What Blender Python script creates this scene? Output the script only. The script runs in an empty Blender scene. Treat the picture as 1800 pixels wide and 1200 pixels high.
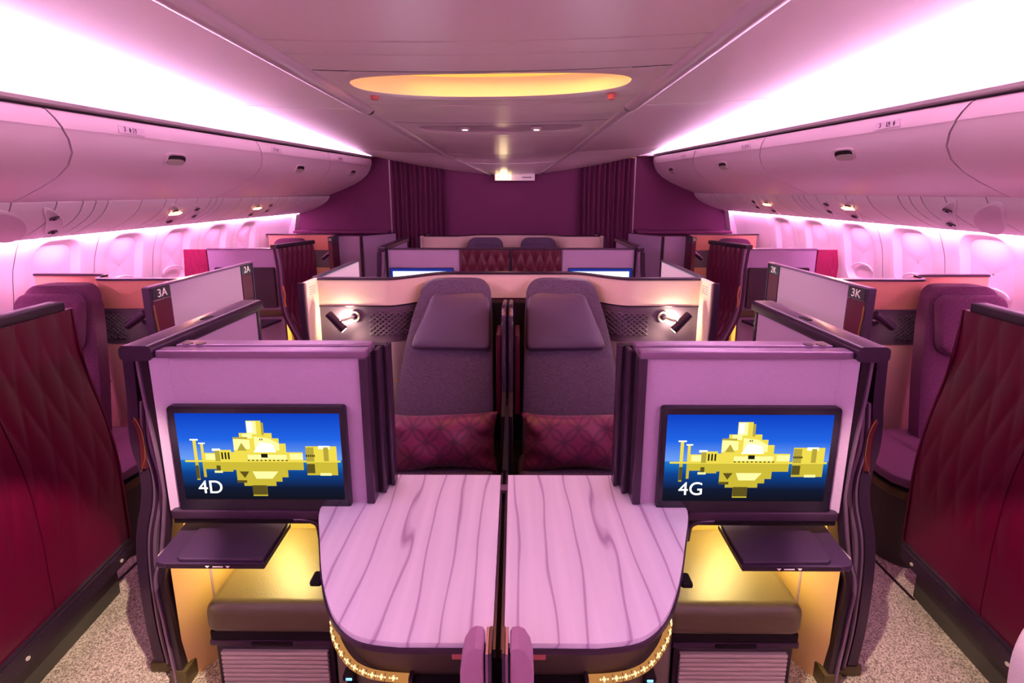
import bpy, bmesh, math, random
from mathutils import Vector, Matrix
random.seed(7)
PI = math.pi
SC = bpy.context.scene
COL = SC.collection

# ------------------------------------------------------------------ camera, world, exposure
cd = bpy.data.cameras.new('camera'); cam = bpy.data.objects.new('camera', cd); COL.objects.link(cam)
cd.sensor_width = 36.0; cd.lens = 830 / 1800 * 36; cd.shift_y = -100 / 1800; cd.clip_start = 0.02
cam.location = (0.035, 0, 1.67)
cam.rotation_euler = (PI / 2 - math.atan(155 / 830), 0, math.atan(5 / 830))
SC.camera = cam
w = bpy.data.worlds.new('world'); SC.world = w; w.use_nodes = True
w.node_tree.nodes['Background'].inputs[0].default_value = (0.02, 0.012, 0.02, 1)
SC.view_settings.view_transform = 'Standard'; SC.view_settings.look = 'None'
SC.view_settings.gamma = 1; SC.view_settings.use_curve_mapping = False
SC.view_settings.exposure = 1.0

COVE_E = 14.0      # cove light strips over the bins
SIDE_E = 36.0      # light strips over the windows
DOWN_W = 60.0     # ceiling downlights
FOOT_W = 2.2      # footwell lamps

# ------------------------------------------------------------------ materials
def lin(c):
    return tuple(((x / 255) / 12.92 if x / 255 <= 0.04045 else ((x / 255 + 0.055) / 1.055) ** 2.4) for x in c) + (1,)

MATS = {}
def mat(name, rgb, rough=0.5, metal=0.0, bump=0.0, scale=200.0, var=0.0, stretch=(1, 1, 1), spec=0.5, coat=0.0, sheen=0.0):
    m = bpy.data.materials.new(name); m.use_nodes = True
    nt = m.node_tree; b = nt.nodes['Principled BSDF']
    b.inputs['Base Color'].default_value = lin(rgb)
    b.inputs['Roughness'].default_value = rough; b.inputs['Metallic'].default_value = metal
    b.inputs['Specular IOR Level'].default_value = spec
    b.inputs['Coat Weight'].default_value = coat
    b.inputs['Sheen Weight'].default_value = sheen
    if bump or var:
        tc = nt.nodes.new('ShaderNodeTexCoord'); mp = nt.nodes.new('ShaderNodeMapping')
        mp.inputs['Scale'].default_value = stretch
        nz = nt.nodes.new('ShaderNodeTexNoise'); nz.inputs['Scale'].default_value = scale; nz.inputs['Detail'].default_value = 3
        nt.links.new(tc.outputs['Object'], mp.inputs['Vector']); nt.links.new(mp.outputs['Vector'], nz.inputs['Vector'])
        if bump:
            bp = nt.nodes.new('ShaderNodeBump'); bp.inputs['Strength'].default_value = bump; bp.inputs['Distance'].default_value = 0.004
            nt.links.new(nz.outputs['Fac'], bp.inputs['Height']); nt.links.new(bp.outputs['Normal'], b.inputs['Normal'])
        if var:
            mr = nt.nodes.new('ShaderNodeMapRange'); mr.inputs['From Min'].default_value = 0.3; mr.inputs['From Max'].default_value = 0.7
            mr.inputs['To Min'].default_value = 1 - var; mr.inputs['To Max'].default_value = 1 + var
            mx = nt.nodes.new('ShaderNodeVectorMath'); mx.operation = 'SCALE'; mx.inputs[0].default_value = lin(rgb)[:3]
            nt.links.new(nz.outputs['Fac'], mr.inputs['Value']); nt.links.new(mr.outputs['Result'], mx.inputs['Scale'])
            nt.links.new(mx.outputs['Vector'], b.inputs['Base Color'])
    MATS[name] = m
    return m

def emit(name, rgb, strength):
    m = bpy.data.materials.new(name); m.use_nodes = True; nt = m.node_tree
    nt.nodes.remove(nt.nodes['Principled BSDF'])
    e = nt.nodes.new('ShaderNodeEmission'); e.inputs[0].default_value = tuple(rgb) + (1,); e.inputs[1].default_value = strength
    nt.links.new(e.outputs[0], nt.nodes['Material Output'].inputs[0])
    MATS[name] = m
    return m

mat('shell_white', (226, 214, 216), 0.42, bump=0.04, scale=500)
mat('ceiling_white', (246, 238, 236), 0.28, bump=0.03, scale=600)
mat('bin_white', (230, 206, 214), 0.33, bump=0.02, scale=700)
mat('rail_white', (205, 190, 196), 0.3)
mat('dark_gap', (52, 30, 44), 0.6)
mat('groove', (120, 82, 90), 0.7)
mat('shade_white', (232, 214, 222), 0.5)
mat('fabric_pink', (174, 146, 178), 0.85, bump=0.25, scale=260, var=0.05, stretch=(0.25, 1, 2.2))
mat('fabric_cream', (224, 200, 186), 0.85, bump=0.2, scale=260, var=0.04, stretch=(2.2, 1, 0.25))
mat('fabric_coral', (226, 158, 134), 0.85, bump=0.25, scale=300, var=0.05)
mat('fabric_rose', (240, 182, 176), 0.85, bump=0.25, scale=300, var=0.05)
mat('fabric_taupe', (150, 132, 140), 0.85, bump=0.3, scale=300, var=0.08)
mat('trim_dark', (70, 48, 72), 0.27, metal=0.5)
mat('trim_deep', (50, 34, 48), 0.33, metal=0.4)
mat('trim_lilac', (138, 106, 140), 0.27, metal=0.5)
mat('trim_black', (22, 14, 19), 0.7, spec=0.2)
mat('bronze', (96, 84, 56), 0.35, metal=0.6)
mat('silver', (206, 196, 184), 0.35, metal=0.35)
mat('gold', (186, 140, 84), 0.3, metal=0.8)
mat('maroon', (82, 3, 37), 0.34, bump=0.06, scale=400, spec=0.5)
mat('maroon_lit', (150, 10, 76), 0.5, bump=0.1, scale=300)  # same maroon, brightened: light falling on the end panel put into the colour
mat('wood_inlay', (82, 28, 34), 0.3)
mat('tweed', (90, 72, 98), 0.95, bump=0.7, scale=190, var=0.42, stretch=(0.35, 1, 2.4))
mat('tweed_window', (104, 52, 88), 0.95, bump=0.6, scale=190, var=0.3, stretch=(0.4, 1, 2))
mat('leather', (84, 64, 92), 0.36, bump=0.12, scale=420)
mat('leather_band', (96, 74, 96), 0.42, bump=0.06, scale=500)
mat('leather_olive', (92, 82, 56), 0.4, bump=0.15, scale=300)
mat('leather_seat', (112, 66, 98), 0.38, bump=0.08, scale=400)
mat('pad_pink', (164, 120, 150), 0.9, bump=0.3, scale=420, var=0.05)
mat('footwell_yellow', (230, 196, 128), 0.7)
mat('tray_purple', (54, 34, 62), 0.36)
mat('cabinet_dark', (74, 62, 52), 0.42, bump=0.1, scale=900)
mat('plinth', (60, 56, 48), 0.5)
mat('bulkhead_purple', (112, 44, 92), 0.7, bump=0.05, scale=400)
mat('curtain_cloth', (98, 34, 76), 0.8, bump=0.1, scale=300)
mat('tag_red', (205, 110, 110), 0.6)
mat('screen_off', (48, 30, 46), 0.15, spec=0.6)
mat('bezel', (26, 20, 36), 0.2, spec=0.6)
mat('plate_metal', (84, 80, 84), 0.22, metal=0.6)
mat('white_paint', (245, 240, 235), 0.5)
mat('placard', (214, 190, 202), 0.5)
mat('ink', (30, 18, 28), 0.6)
mat('lens', (70, 50, 56), 0.2)

emit('cove_led', (1.0, 0.53, 0.93), COVE_E)
emit('side_led', (1.0, 0.38, 0.82), SIDE_E)
emit('dome_glow', (1.0, 0.42, 0.08), 0.78)
emit('downlight_glow', (1.0, 0.86, 0.72), 2.0)
emit('reading_glow', (1.0, 0.45, 0.2), 4.0)
emit('lamp_glow', (1.0, 0.88, 0.55), 14.0)
emit('strip_glow', (1.0, 0.42, 0.12), 0.26)
emit('icon_glow', (1.0, 0.80, 0.40), 0.75)
emit('usb_blue', (0.1, 0.4, 1.0), 2.5)
emit('usb_green', (0.1, 1.0, 0.15), 2.0)
emit('tv_white', (0.78, 0.9, 1.0), 1.02)
emit('tv_blue_edge', (0.03, 0.05, 0.5), 0.3)
emit('sign_glow', (1.0, 0.7, 0.35), 1.6)
emit('pic_yellow', (0.90, 0.74, 0.08), 0.50)
emit('pic_pale', (1.0, 0.92, 0.36), 0.55)
emit('pic_white', (1.0, 0.98, 0.62), 0.8)
emit('pic_ochre', (0.50, 0.40, 0.05), 0.48)
emit('pic_shadow', (0.16, 0.12, 0.02), 0.36)
emit('pic_dark', (0.02, 0.02, 0.015), 0.3)
emit('pic_text', (1, 1, 1), 0.72)
emit('pic_reflect', (0.62, 0.50, 0.04), 0.51)

def nodes_of(name):
    m = bpy.data.materials.new(name); m.use_nodes = True; MATS[name] = m
    return m.node_tree, m.node_tree.nodes['Principled BSDF']

def ramp(nt, stops):
    r = nt.nodes.new('ShaderNodeValToRGB')
    while len(r.color_ramp.elements) < len(stops): r.color_ramp.elements.new(0.5)
    for e, (p, c) in zip(r.color_ramp.elements, stops): e.position = p; e.color = c
    return r

def make_carpet():
    nt, b = nodes_of('carpet'); b.inputs['Roughness'].default_value = 1.0; b.inputs['Specular IOR Level'].default_value = 0.1
    tc = nt.nodes.new('ShaderNodeTexCoord'); v = nt.nodes.new('ShaderNodeTexNoise'); v.inputs['Scale'].default_value = 230; v.inputs['Detail'].default_value = 2
    nt.links.new(tc.outputs['Object'], v.inputs['Vector'])
    r = ramp(nt, [(0.34, lin((104, 88, 84))), (0.64, lin((206, 190, 172)))])
    nt.links.new(v.outputs['Fac'], r.inputs[0]); nt.links.new(r.outputs[0], b.inputs['Base Color'])
    bp = nt.nodes.new('ShaderNodeBump'); bp.inputs['Strength'].default_value = 0.7; bp.inputs['Distance'].default_value = 0.006
    nt.links.new(v.outputs['Fac'], bp.inputs['Height']); nt.links.new(bp.outputs[0], b.inputs['Normal'])
make_carpet()

def make_marble():
    nt, b = nodes_of('veined_top'); b.inputs['Roughness'].default_value = 0.36; b.inputs['Coat Weight'].default_value = 0.05
    tc = nt.nodes.new('ShaderNodeTexCoord'); mp = nt.nodes.new('ShaderNodeMapping')
    mp.inputs['Scale'].default_value = (1.0, 0.16, 1)
    wv = nt.nodes.new('ShaderNodeTexWave'); wv.wave_type = 'BANDS'; wv.bands_direction = 'X'
    wv.inputs['Scale'].default_value = 4.2; wv.inputs['Distortion'].default_value = 5.5; wv.inputs['Detail'].default_value = 2.0
    wv.inputs['Detail Scale'].default_value = 2.2
    nt.links.new(tc.outputs['Object'], mp.inputs[0]); nt.links.new(mp.outputs[0], wv.inputs['Vector'])
    r = ramp(nt, [(0.0, (0.38, 0.28, 0.44, 1)), (0.012, (0.52, 0.42, 0.56, 1)), (0.06, (0.64, 0.60, 0.71, 1)), (1.0, (0.69, 0.65, 0.75, 1))])
    nt.links.new(wv.outputs['Fac'], r.inputs[0])
    n2 = nt.nodes.new('ShaderNodeTexNoise'); n2.inputs['Scale'].default_value = 30; n2.inputs['Detail'].default_value = 4
    mp2 = nt.nodes.new('ShaderNodeMapping'); mp2.inputs['Scale'].default_value = (1.6, 0.06, 1)
    nt.links.new(tc.outputs['Object'], mp2.inputs[0]); nt.links.new(mp2.outputs[0], n2.inputs['Vector'])
    mr = nt.nodes.new('ShaderNodeMapRange'); mr.inputs['To Min'].default_value = 0.90; mr.inputs['To Max'].default_value = 1.08
    nt.links.new(n2.outputs['Fac'], mr.inputs['Value'])
    sc = nt.nodes.new('ShaderNodeVectorMath'); sc.operation = 'SCALE'
    nt.links.new(r.outputs[0], sc.inputs[0]); nt.links.new(mr.outputs[0], sc.inputs['Scale'])
    nt.links.new(sc.outputs[0], b.inputs['Base Color'])
make_marble()

def make_pillow_mat():
    # maroon satin with a printed lattice of overlapping circles (thin dark purple lines); local x/z plane of the pillow
    nt, b = nodes_of('pillow_satin'); b.inputs['Roughness'].default_value = 0.42; b.inputs['Sheen Weight'].default_value = 0.2
    tc = nt.nodes.new('ShaderNodeTexCoord'); sx = nt.nodes.new('ShaderNodeSeparateXYZ')
    nt.links.new(tc.outputs['Object'], sx.inputs[0])
    def M(op, a, bb=None, c=None):
        n = nt.nodes.new('ShaderNodeMath'); n.operation = op
        for i, x in enumerate((a, bb, c)):
            if x is None: continue
            if isinstance(x, (int, float)): n.inputs[i].default_value = x
            else: nt.links.new(x, n.inputs[i])
        return n.outputs[0]
    X0, Z0 = sx.outputs['X'], sx.outputs['Z']
    X = M('MULTIPLY', M('ADD', X0, Z0), 0.70711); Z = M('MULTIPLY', M('SUBTRACT', Z0, X0), 0.70711)
    P = 0.094; R = P * 0.7071
    lines = None
    for (dx, dz) in ((0, 0), (1, 0), (0, 1), (1, 1)):
        # circles of radius R on a grid of pitch P: the nearest centre and its neighbours
        fx = M('PINGPONG', M('ADD', X, 20 * P), P / 2); fz = M('PINGPONG', M('ADD', Z, 20 * P), P / 2)
        ax = fx if dx == 0 else M('SUBTRACT', P, fx)
        az = fz if dz == 0 else M('SUBTRACT', P, fz)
        d = M('SQRT', M('ADD', M('MULTIPLY', ax, ax), M('MULTIPLY', az, az)))
        for rr in (R, R - 0.007):
            l = M('LESS_THAN', M('ABSOLUTE', M('SUBTRACT', d, rr)), 0.0015)
            lines = l if lines is None else M('MAXIMUM', lines, l)
    mx = nt.nodes.new('ShaderNodeMix'); mx.data_type = 'RGBA'
    mx.inputs[6].default_value = lin((116, 32, 80)); mx.inputs[7].default_value = lin((48, 14, 48))
    nt.links.new(lines, mx.inputs[0]); nt.links.new(mx.outputs[2], b.inputs['Base Color'])
make_pillow_mat()

def make_sky_picture():
    # picture on the lit screens: evening sky over dark water (display content)
    m = bpy.data.materials.new('picture_sky'); m.use_nodes = True; nt = m.node_tree; MATS['picture_sky'] = m
    nt.nodes.remove(nt.nodes['Principled BSDF'])
    tc = nt.nodes.new('ShaderNodeTexCoord'); sx = nt.nodes.new('ShaderNodeSeparateXYZ')
    nt.links.new(tc.outputs['Generated'], sx.inputs[0])
    r = ramp(nt, [(0.0, (0.006, 0.006, 0.012, 1)), (0.14, (0.006, 0.010, 0.03, 1)), (0.32, (0.004, 0.05, 0.25, 1)),
                  (0.46, (0.01, 0.16, 0.55, 1)), (0.475, (0.14, 0.32, 0.85, 1)), (0.70, (0.015, 0.12, 0.72, 1)), (1.0, (0.004, 0.045, 0.50, 1))])
    nt.links.new(sx.outputs['Z'], r.inputs[0])
    e = nt.nodes.new('ShaderNodeEmission'); e.inputs[1].default_value = 0.55
    nt.links.new(r.outputs[0], e.inputs[0]); nt.links.new(e.outputs[0], nt.nodes['Material Output'].inputs[0])
make_sky_picture()

# ------------------------------------------------------------------ mesh helpers
ROOT = {}          # object name -> world location of its top-level root
def setp(o, label=None, cat=None, group=None, kind=None):
    if label: o['label'] = label
    if cat: o['category'] = cat
    if group: o['group'] = group
    if kind: o['kind'] = kind
    return o

def thing(name, label, cat, loc=(0, 0, 0), group=None, kind=None):
    o = bpy.data.objects.new(name, None); COL.objects.link(o); o.location = loc; o.empty_display_size = 0.1
    ROOT[o.name] = Vector(loc)
    return setp(o, label, cat, group, kind)

def smooth_mesh(me, ang=0.6):
    me.shade_smooth()
    bm = bmesh.new(); bm.from_mesh(me)
    for e in bm.edges:
        if len(e.link_faces) == 2 and e.calc_face_angle(0) > ang: e.smooth = False
    bm.to_mesh(me); bm.free()

class B:
    """collects shapes; x is written as distance from the centre line and multiplied by s on linking"""
    def __init__(self, s=1): self.bm = bmesh.new(); self.s = s; self.wn = False
    def _join(self, t):
        me = bpy.data.meshes.new('t'); t.to_mesh(me); t.free(); self.bm.from_mesh(me); bpy.data.meshes.remove(me)
    def box(self, x0, x1, y0, y1, z0, z1, bev=0.0, seg=2, M=None):
        if bev: self.wn = True
        t = bmesh.new(); bmesh.ops.create_cube(t, size=1)
        sx, sy, sz = abs(x1 - x0), abs(y1 - y0), abs(z1 - z0)
        for v in t.verts: v.co = Vector(((x0 + x1) / 2 + v.co.x * sx, (y0 + y1) / 2 + v.co.y * sy, (z0 + z1) / 2 + v.co.z * sz))
        if bev: bmesh.ops.bevel(t, geom=t.edges[:], offset=min(bev, 0.45 * min(sx, sy, sz)), segments=seg, profile=0.5, affect='EDGES')
        if M: bmesh.ops.transform(t, matrix=M, verts=t.verts)
        self._join(t); return self
    def prism(self, pts, f, lo, hi, bev=0.0):
        """polygon pts (p,q) extruded: f(p,q,h) -> xyz"""
        t = bmesh.new()
        a = [t.verts.new(f(p, q, lo)) for p, q in pts]; b = [t.verts.new(f(p, q, hi)) for p, q in pts]
        t.faces.new(a); t.faces.new(list(reversed(b)))
        n = len(pts)
        for i in range(n): t.faces.new((a[i], b[i], b[(i + 1) % n], a[(i + 1) % n]))
        bmesh.ops.recalc_face_normals(t, faces=t.faces)
        if bev:
            self.wn = True
            rim = [e for e in t.edges if any(len(fc.verts) > 4 or n == 4 for fc in e.link_faces) and e.calc_face_angle(0) > 0.7]
            bmesh.ops.bevel(t, geom=rim, offset=bev, segments=2, profile=0.5, affect='EDGES')
        self._join(t); return self
    def loft(self, rows, closed=False, cap=False, thick=None):
        if thick:      # thick is the vector from the front face to the back face
            off = Vector(thick); rows = [list(r) + [Vector(p) + off for p in reversed(r)] for r in rows]; closed = True; cap = True
        t = bmesh.new(); V = [[t.verts.new(p) for p in r] for r in rows]
        for i in range(len(V) - 1):
            n = len(V[i])
            for j in range(n if closed else n - 1):
                k = (j + 1) % n
                try: t.faces.new((V[i][j], V[i][k], V[i + 1][k], V[i + 1][j]))
                except ValueError: pass
        if cap:
            t.faces.new(V[0]); t.faces.new(list(reversed(V[-1])))
        bmesh.ops.recalc_face_normals(t, faces=t.faces)
        self._join(t); return self
    def tube(self, path, r, n=8):
        path = [Vector(p) for p in path]; rows = []
        for i, p in enumerate(path):
            d = (path[min(i + 1, len(path) - 1)] - path[max(i - 1, 0)]).normalized()
            u = d.cross(Vector((0.13, 0.27, 0.95))).normalized(); v = d.cross(u)
            rr = r[i] if isinstance(r, (list, tuple)) else r
            rows.append([p + (u * math.cos(2 * PI * k / n) + v * math.sin(2 * PI * k / n)) * rr for k in range(n)])
        return self.loft(rows, closed=True, cap=True)
    def ribbon(self, line, width, y0, y1, bev=0.0):
        """line of (a,z) points widened by width and run from y0 to y1"""
        pts = spline(line); L, R = [], []
        for i, p in enumerate(pts):
            a, b = Vector(pts[max(i - 1, 0)]), Vector(pts[min(i + 1, len(pts) - 1)])
            d = (b - a).normalized(); n = Vector((-d.y, d.x))
            L.append(Vector(p) + n * width / 2); R.append(Vector(p) - n * width / 2)
        for i in range(len(pts) - 1):
            pass
        rows = [[(l.x, y0, l.y), (l.x, y1, l.y), (r.x, y1, r.y), (r.x, y0, r.y)] for l, r in zip(L, R)]
        return self.loft(rows, closed=True, cap=True)
    def puff(self, poly, o, ux, uy, n, T, inset=0.03, rings=4):
        """padded cushion over outline poly (p,q) in frame o,ux,uy,n; T thick, flat back"""
        o, ux, uy, n = Vector(o), Vector(ux).normalized(), Vector(uy).normalized(), Vector(n).normalized()
        c = Vector((sum(p for p, q in poly) / len(poly), sum(q for p, q in poly) / len(poly)))
        rows = []
        def ring(ins, h):
            out = []
            for p, q in poly:
                v = Vector((p, q)) - c; L = v.length
                v = v * max(0.0, (L - ins) / L) + c
                out.append(o + ux * v.x + uy * v.y + n * h)
            return out
        rows.append(ring(inset * 0.5, 0)); rows.append(ring(0, T * 0.25))
        for k in range(1, rings + 1):
            a = k / rings * PI / 2
            rows.append(ring(inset * (1 - math.cos(a)), T * (0.25 + 0.6 * math.sin(a))))
        def scaled(f, h):
            return [o + ux * (c.x + (Vector((p, q)) - c).x * f) + uy * (c.y + (Vector((p, q)) - c).y * f) + n * h for p, q in poly]
        rows.append(scaled(0.72, T * 0.93)); rows.append(scaled(0.4, T * 0.98)); rows.append(scaled(0.02, T * 1.0))
        return self.loft(rows, closed=True, cap=True)
    def disc(self, c, n, r, h, seg=20, r2=None):
        n = Vector(n).normalized(); c = Vector(c)
        return self.tube([c, c + n * h], [r, r if r2 is None else r2], seg)
    def link(self, name, m, parent=None, smooth=True, origin=None):
        bm = self.bm
        if self.s == -1:
            for v in bm.verts: v.co.x = -v.co.x
            bmesh.ops.reverse_faces(bm, faces=bm.faces)
        off = Vector((0, 0, 0))
        if parent is not None: off = ROOT[parent.name]
        elif origin is not None: off = Vector(origin)
        else:
            xs = [v.co.x for v in bm.verts]; ys = [v.co.y for v in bm.verts]; zs = [v.co.z for v in bm.verts]
            off = Vector(((min(xs) + max(xs)) / 2, (min(ys) + max(ys)) / 2, min(zs)))
        for v in bm.verts: v.co -= off
        me = bpy.data.meshes.new(name); bm.to_mesh(me); bm.free()
        me.materials.append(MATS[m])
        if smooth: smooth_mesh(me)
        o = bpy.data.objects.new(name, me); COL.objects.link(o)
        if self.wn and smooth:
            md = o.modifiers.new('weighted', 'WEIGHTED_NORMAL'); md.keep_sharp = True; md.weight = 60
        if parent is not None: o.parent = parent; ROOT[o.name] = off
        else: o.location = off; ROOT[o.name] = off
        return o

def spline(pts, n=5):
    pts = [Vector(p) for p in pts]; out = []
    for i in range(len(pts) - 1):
        p0, p1, p2, p3 = pts[max(i - 1, 0)], pts[i], pts[i + 1], pts[min(i + 2, len(pts) - 1)]
        for k in range(n):
            t = k / n
            out.append(tuple(0.5 * ((2 * p1) + (p2 - p0) * t + (2 * p0 - 5 * p1 + 4 * p2 - p3) * t * t + (3 * p1 - p0 - 3 * p2 + p3) * t ** 3)))
    out.append(tuple(pts[-1])); return out

def lerp(a, b, t): return a + (b - a) * t
def sstep(a, b, x):
    t = min(1, max(0, (x - a) / (b - a))); return t * t * (3 - 2 * t)
def interp(tab, x):
    if x <= tab[0][0]: return tab[0][1]
    for (a, p), (b, q) in zip(tab, tab[1:]):
        if x <= b: return lerp(p, q, (x - a) / (b - a))
    return tab[-1][1]

def rrect(x0, x1, y0, y1, r, n=5):
    out = []
    for cx, cy, a0 in ((x1 - r, y1 - r, 0), (x0 + r, y1 - r, PI / 2), (x0 + r, y0 + r, PI), (x1 - r, y0 + r, 1.5 * PI)):
        for k in range(n + 1):
            a = a0 + PI / 2 * k / n; out.append((cx + r * math.cos(a), cy + r * math.sin(a)))
    return out

def text(name, body, size, loc, rot, m, parent, depth=0.0006, align='CENTER', sx=1.0):
    cu = bpy.data.curves.new('t', 'FONT'); cu.body = body; cu.size = size; cu.extrude = depth; cu.align_x = align; cu.align_y = 'CENTER'
    o = bpy.data.objects.new('t', cu); COL.objects.link(o)
    bpy.context.view_layer.update()
    me = bpy.data.meshes.new_from_object(o.evaluated_get(bpy.context.evaluated_depsgraph_get()))
    bpy.data.objects.remove(o); bpy.data.curves.remove(cu)
    me.name = name; me.materials.clear(); me.materials.append(MATS[m])
    M = Matrix.Translation(Vector(loc) - ROOT[parent.name]) @ rot.to_4x4() @ Matrix.Diagonal((sx, 1, 1, 1))
    me.transform(M)
    t = bpy.data.objects.new(name, me); COL.objects.link(t); t.parent = parent; ROOT[t.name] = ROOT[parent.name]
    return t

def lamp(name, kind, loc, rgb, watts, parent=None, aim=None, size=0.05, angle=1.2, blend=0.5, sy=None):
    ld = bpy.data.lights.new(name, kind); ld.color = rgb; ld.energy = watts
    if kind == 'AREA':
        ld.size = size
        if sy: ld.shape = 'RECTANGLE'; ld.size_y = sy
    else: ld.shadow_soft_size = size
    if kind == 'SPOT': ld.spot_size = angle; ld.spot_blend = blend
    o = bpy.data.objects.new(name, ld); COL.objects.link(o)
    if parent is not None: o.parent = parent; o.location = Vector(loc) - ROOT[parent.name]
    else: o.location = loc
    if aim is not None: o.rotation_euler = (Vector(aim) - Vector(loc)).to_track_quat('-Z', 'Y').to_euler()
    return o

SIDES = {-1: dict(w='left', L='A', C='D', n='left'), 1: dict(w='right', L='K', C='G', n='right')}
FACE = Matrix.Rotation(PI / 2, 3, 'X')                 # text facing the rear of the cabin (-y)

# ================================================================== SETTING
Y0, Y1 = -1.6, 6.1        # rear and front ends of the built cabin
# ---- floor
b = B(); b.box(-3.0, 3.0, Y0, 6.3, -0.05, 0.0)
fl = setp(b.link('floor', 'carpet', smooth=False), 'speckled grey beige cabin carpet under all the seats', 'carpet', kind='structure')
for s in (-1, 1):
    b = B(s); b.box(1.71, 1.722, 1.72, 6.0, 0.0, 0.003)
    b.link('carpet_seam', 'trim_deep', fl)

# ---- ceiling
def ceil_pt(u, y):
    """u in -1..1 over the centre strip; 1..2 outer panel right; -2..-1 outer panel left"""
    k = sstep(5.15, Y1, y)
    xl, xr = lerp(-0.74, -0.28, k), lerp(0.64, 0.34, k)
    zc, zr, ze = lerp(2.112, 1.915, k), lerp(2.128, 1.945, k), 2.19
    if abs(u) <= 1:
        x = lerp(xl, xr, (u + 1) / 2); z = lerp(zc, zr, u * u)
    else:
        t = abs(u) - 1; a = abs(xl) if u < 0 else xr
        x = lerp(a, 1.765, t) * (1 if u > 0 else -1)
        z = lerp(zr, ze, t) - 0.012 * math.sin(PI * t) * (1 - k) - 0.03 * k * math.sin(PI * t)
    return Vector((x, y, z + 0.012 * x))
ceiling = setp(B().box(-0.01, 0.01, Y0, Y0 + 0.01, 2.3, 2.31).link('ceiling', 'ceiling_white', origin=(0, 0, 2.3)), 'pinkish white panelled cabin ceiling with two long ridges', 'ceiling', kind='structure')
ROOT[ceiling.name] = Vector((0, 0, 2.3))
def yrange(a, b, step=0.2):
    n = max(2, int(math.ceil((b - a) / step)) + 1); return [lerp(a, b, i / (n - 1)) for i in range(n)]
def ceil_panel(u0, u1, ya, yb, m='ceiling_white', nu=8):
    b = B(); b.loft([[ceil_pt(lerp(u0, u1, i / nu), y) + Vector((0, 0, 0.0)) for i in range(nu + 1)] for y in yrange(ya, yb, 0.15)], thick=(0, 0, 0.012))
    return b.link('ceiling_panel', m, ceiling)
cuts = [Y0, 0.15, 1.475, 1.607, 1.813, None, 2.33, 2.45, 3.03, None, 3.58, 3.72, 5.2, 5.55, Y1]
for a, c in zip(cuts, cuts[1:]):
    if a is None or c is None: continue
    ceil_panel(-1, 1, a + 0.0065, c - 0.0065)
for (a, c) in ((Y0, 2.6), (2.6, 5.2), (5.2, Y1)):
    ceil_panel(1, 2, a + 0.0065, c - 0.0065); ceil_panel(-2, -1, a + 0.0065, c - 0.0065)
# backing above the joints
b = B()
for ys in ((Y0, 1.6, 1.80), (2.34, 3.0), (3.60, 5.2, 5.5, 5.8, Y1)):
    b.loft([[ceil_pt(u / 4, y) + Vector((0, 0, 0.03)) for u in range(-8, 9)] for y in ys], thick=(0, 0, 0.01))
for u0 in (-8, 4):
    b.loft([[ceil_pt(u / 4, y) + Vector((0, 0, 0.03)) for u in range(u0, u0 + 5)] for y in (1.8, 2.34, 3.6)], thick=(0, 0, 0.01))
b.link('joint_backing', 'groove', ceiling)
# oval openings in two panels
def oval_panel(ya, yb, xc, yc, rx, ry, name, deep):
    N = 64; rows = []
    def onrect(k):
        a = 2 * PI * k / N; c, sn = math.cos(a), math.sin(a)
        t = min(1 / abs(c) if abs(c) > 1e-6 else 9, 1 / abs(sn) if abs(sn) > 1e-6 else 9)
        return c * t, sn * t
    def el(k, f=1.0):
        a = 2 * PI * k / N; e = 0.8
        c, sn = math.cos(a), math.sin(a)
        return (math.copysign(abs(c) ** e, c) * rx * f, math.copysign(abs(sn) ** e, sn) * ry * f)
    ym, yh = (ya + yb) / 2, (yb - ya) / 2 - 0.004
    outer, mid, inn, lip = [], [], [], []
    for k in range(N):
        u, v = onrect(k); p = ceil_pt(max(-1, min(1, u)), ym + v * yh); outer.append(p)
        ex, ey = el(k); 
        def at(x, y):
            q = ceil_pt(0, y); uu = (x + 0.05) / 0.69; return ceil_pt(max(-1, min(1, uu)), y)
        e1 = at(xc + ex * 1.06, yc + ey * 1.12); e2 = at(xc + ex, yc + ey)
        mid.append(e1); inn.append(e2 + Vector((0, 0, 0.006))); lip.append(e2 + Vector((0, 0, deep)))
    b = B(); b.loft([outer, mid, inn], closed=True)
    p = b.link('ceiling_panel', 'ceiling_white', ceiling)
    return inn, lip
inn, lip = oval_panel(1.813, 2.33, -0.065, 2.07, 0.575, 0.205, 'dome', 0.09)
dome = thing('dome_light', 'long oval ceiling light recess glowing orange', 'ceiling light', (-0.065, 2.07, 2.12))
b = B(); b.loft([inn, lip], closed=True); b.link('recess_wall', 'ceiling_white', dome)
b = B(); b.loft([lip, [lerp(Vector((-0.065, 2.07, 2.215)), p, 0.5) for p in lip], [lerp(Vector((-0.065, 2.07, 2.215)), p, 0.05) for p in lip]], closed=True, cap=False)
b.link('glowing_cover', 'dome_glow', dome)
lamp('dome_lamp', 'AREA', (0.0, 2.07, 2.19), (1, 0.36, 0.06), 2.5, dome, aim=(0, 2.07, 0), size=0.8, sy=0.2)
for i, x in enumerate((-0.60, 0.47)):
    b = B(); b.disc((x, 2.25, 2.122), (0, 0, -1), 0.022, 0.022, 16, 0.016)
    setp(b.link('smoke_detector', 'tag_red'), f"small round sensor knob under the {'left' if i == 0 else 'right'} end of the glowing oval", 'sensor')
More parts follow.
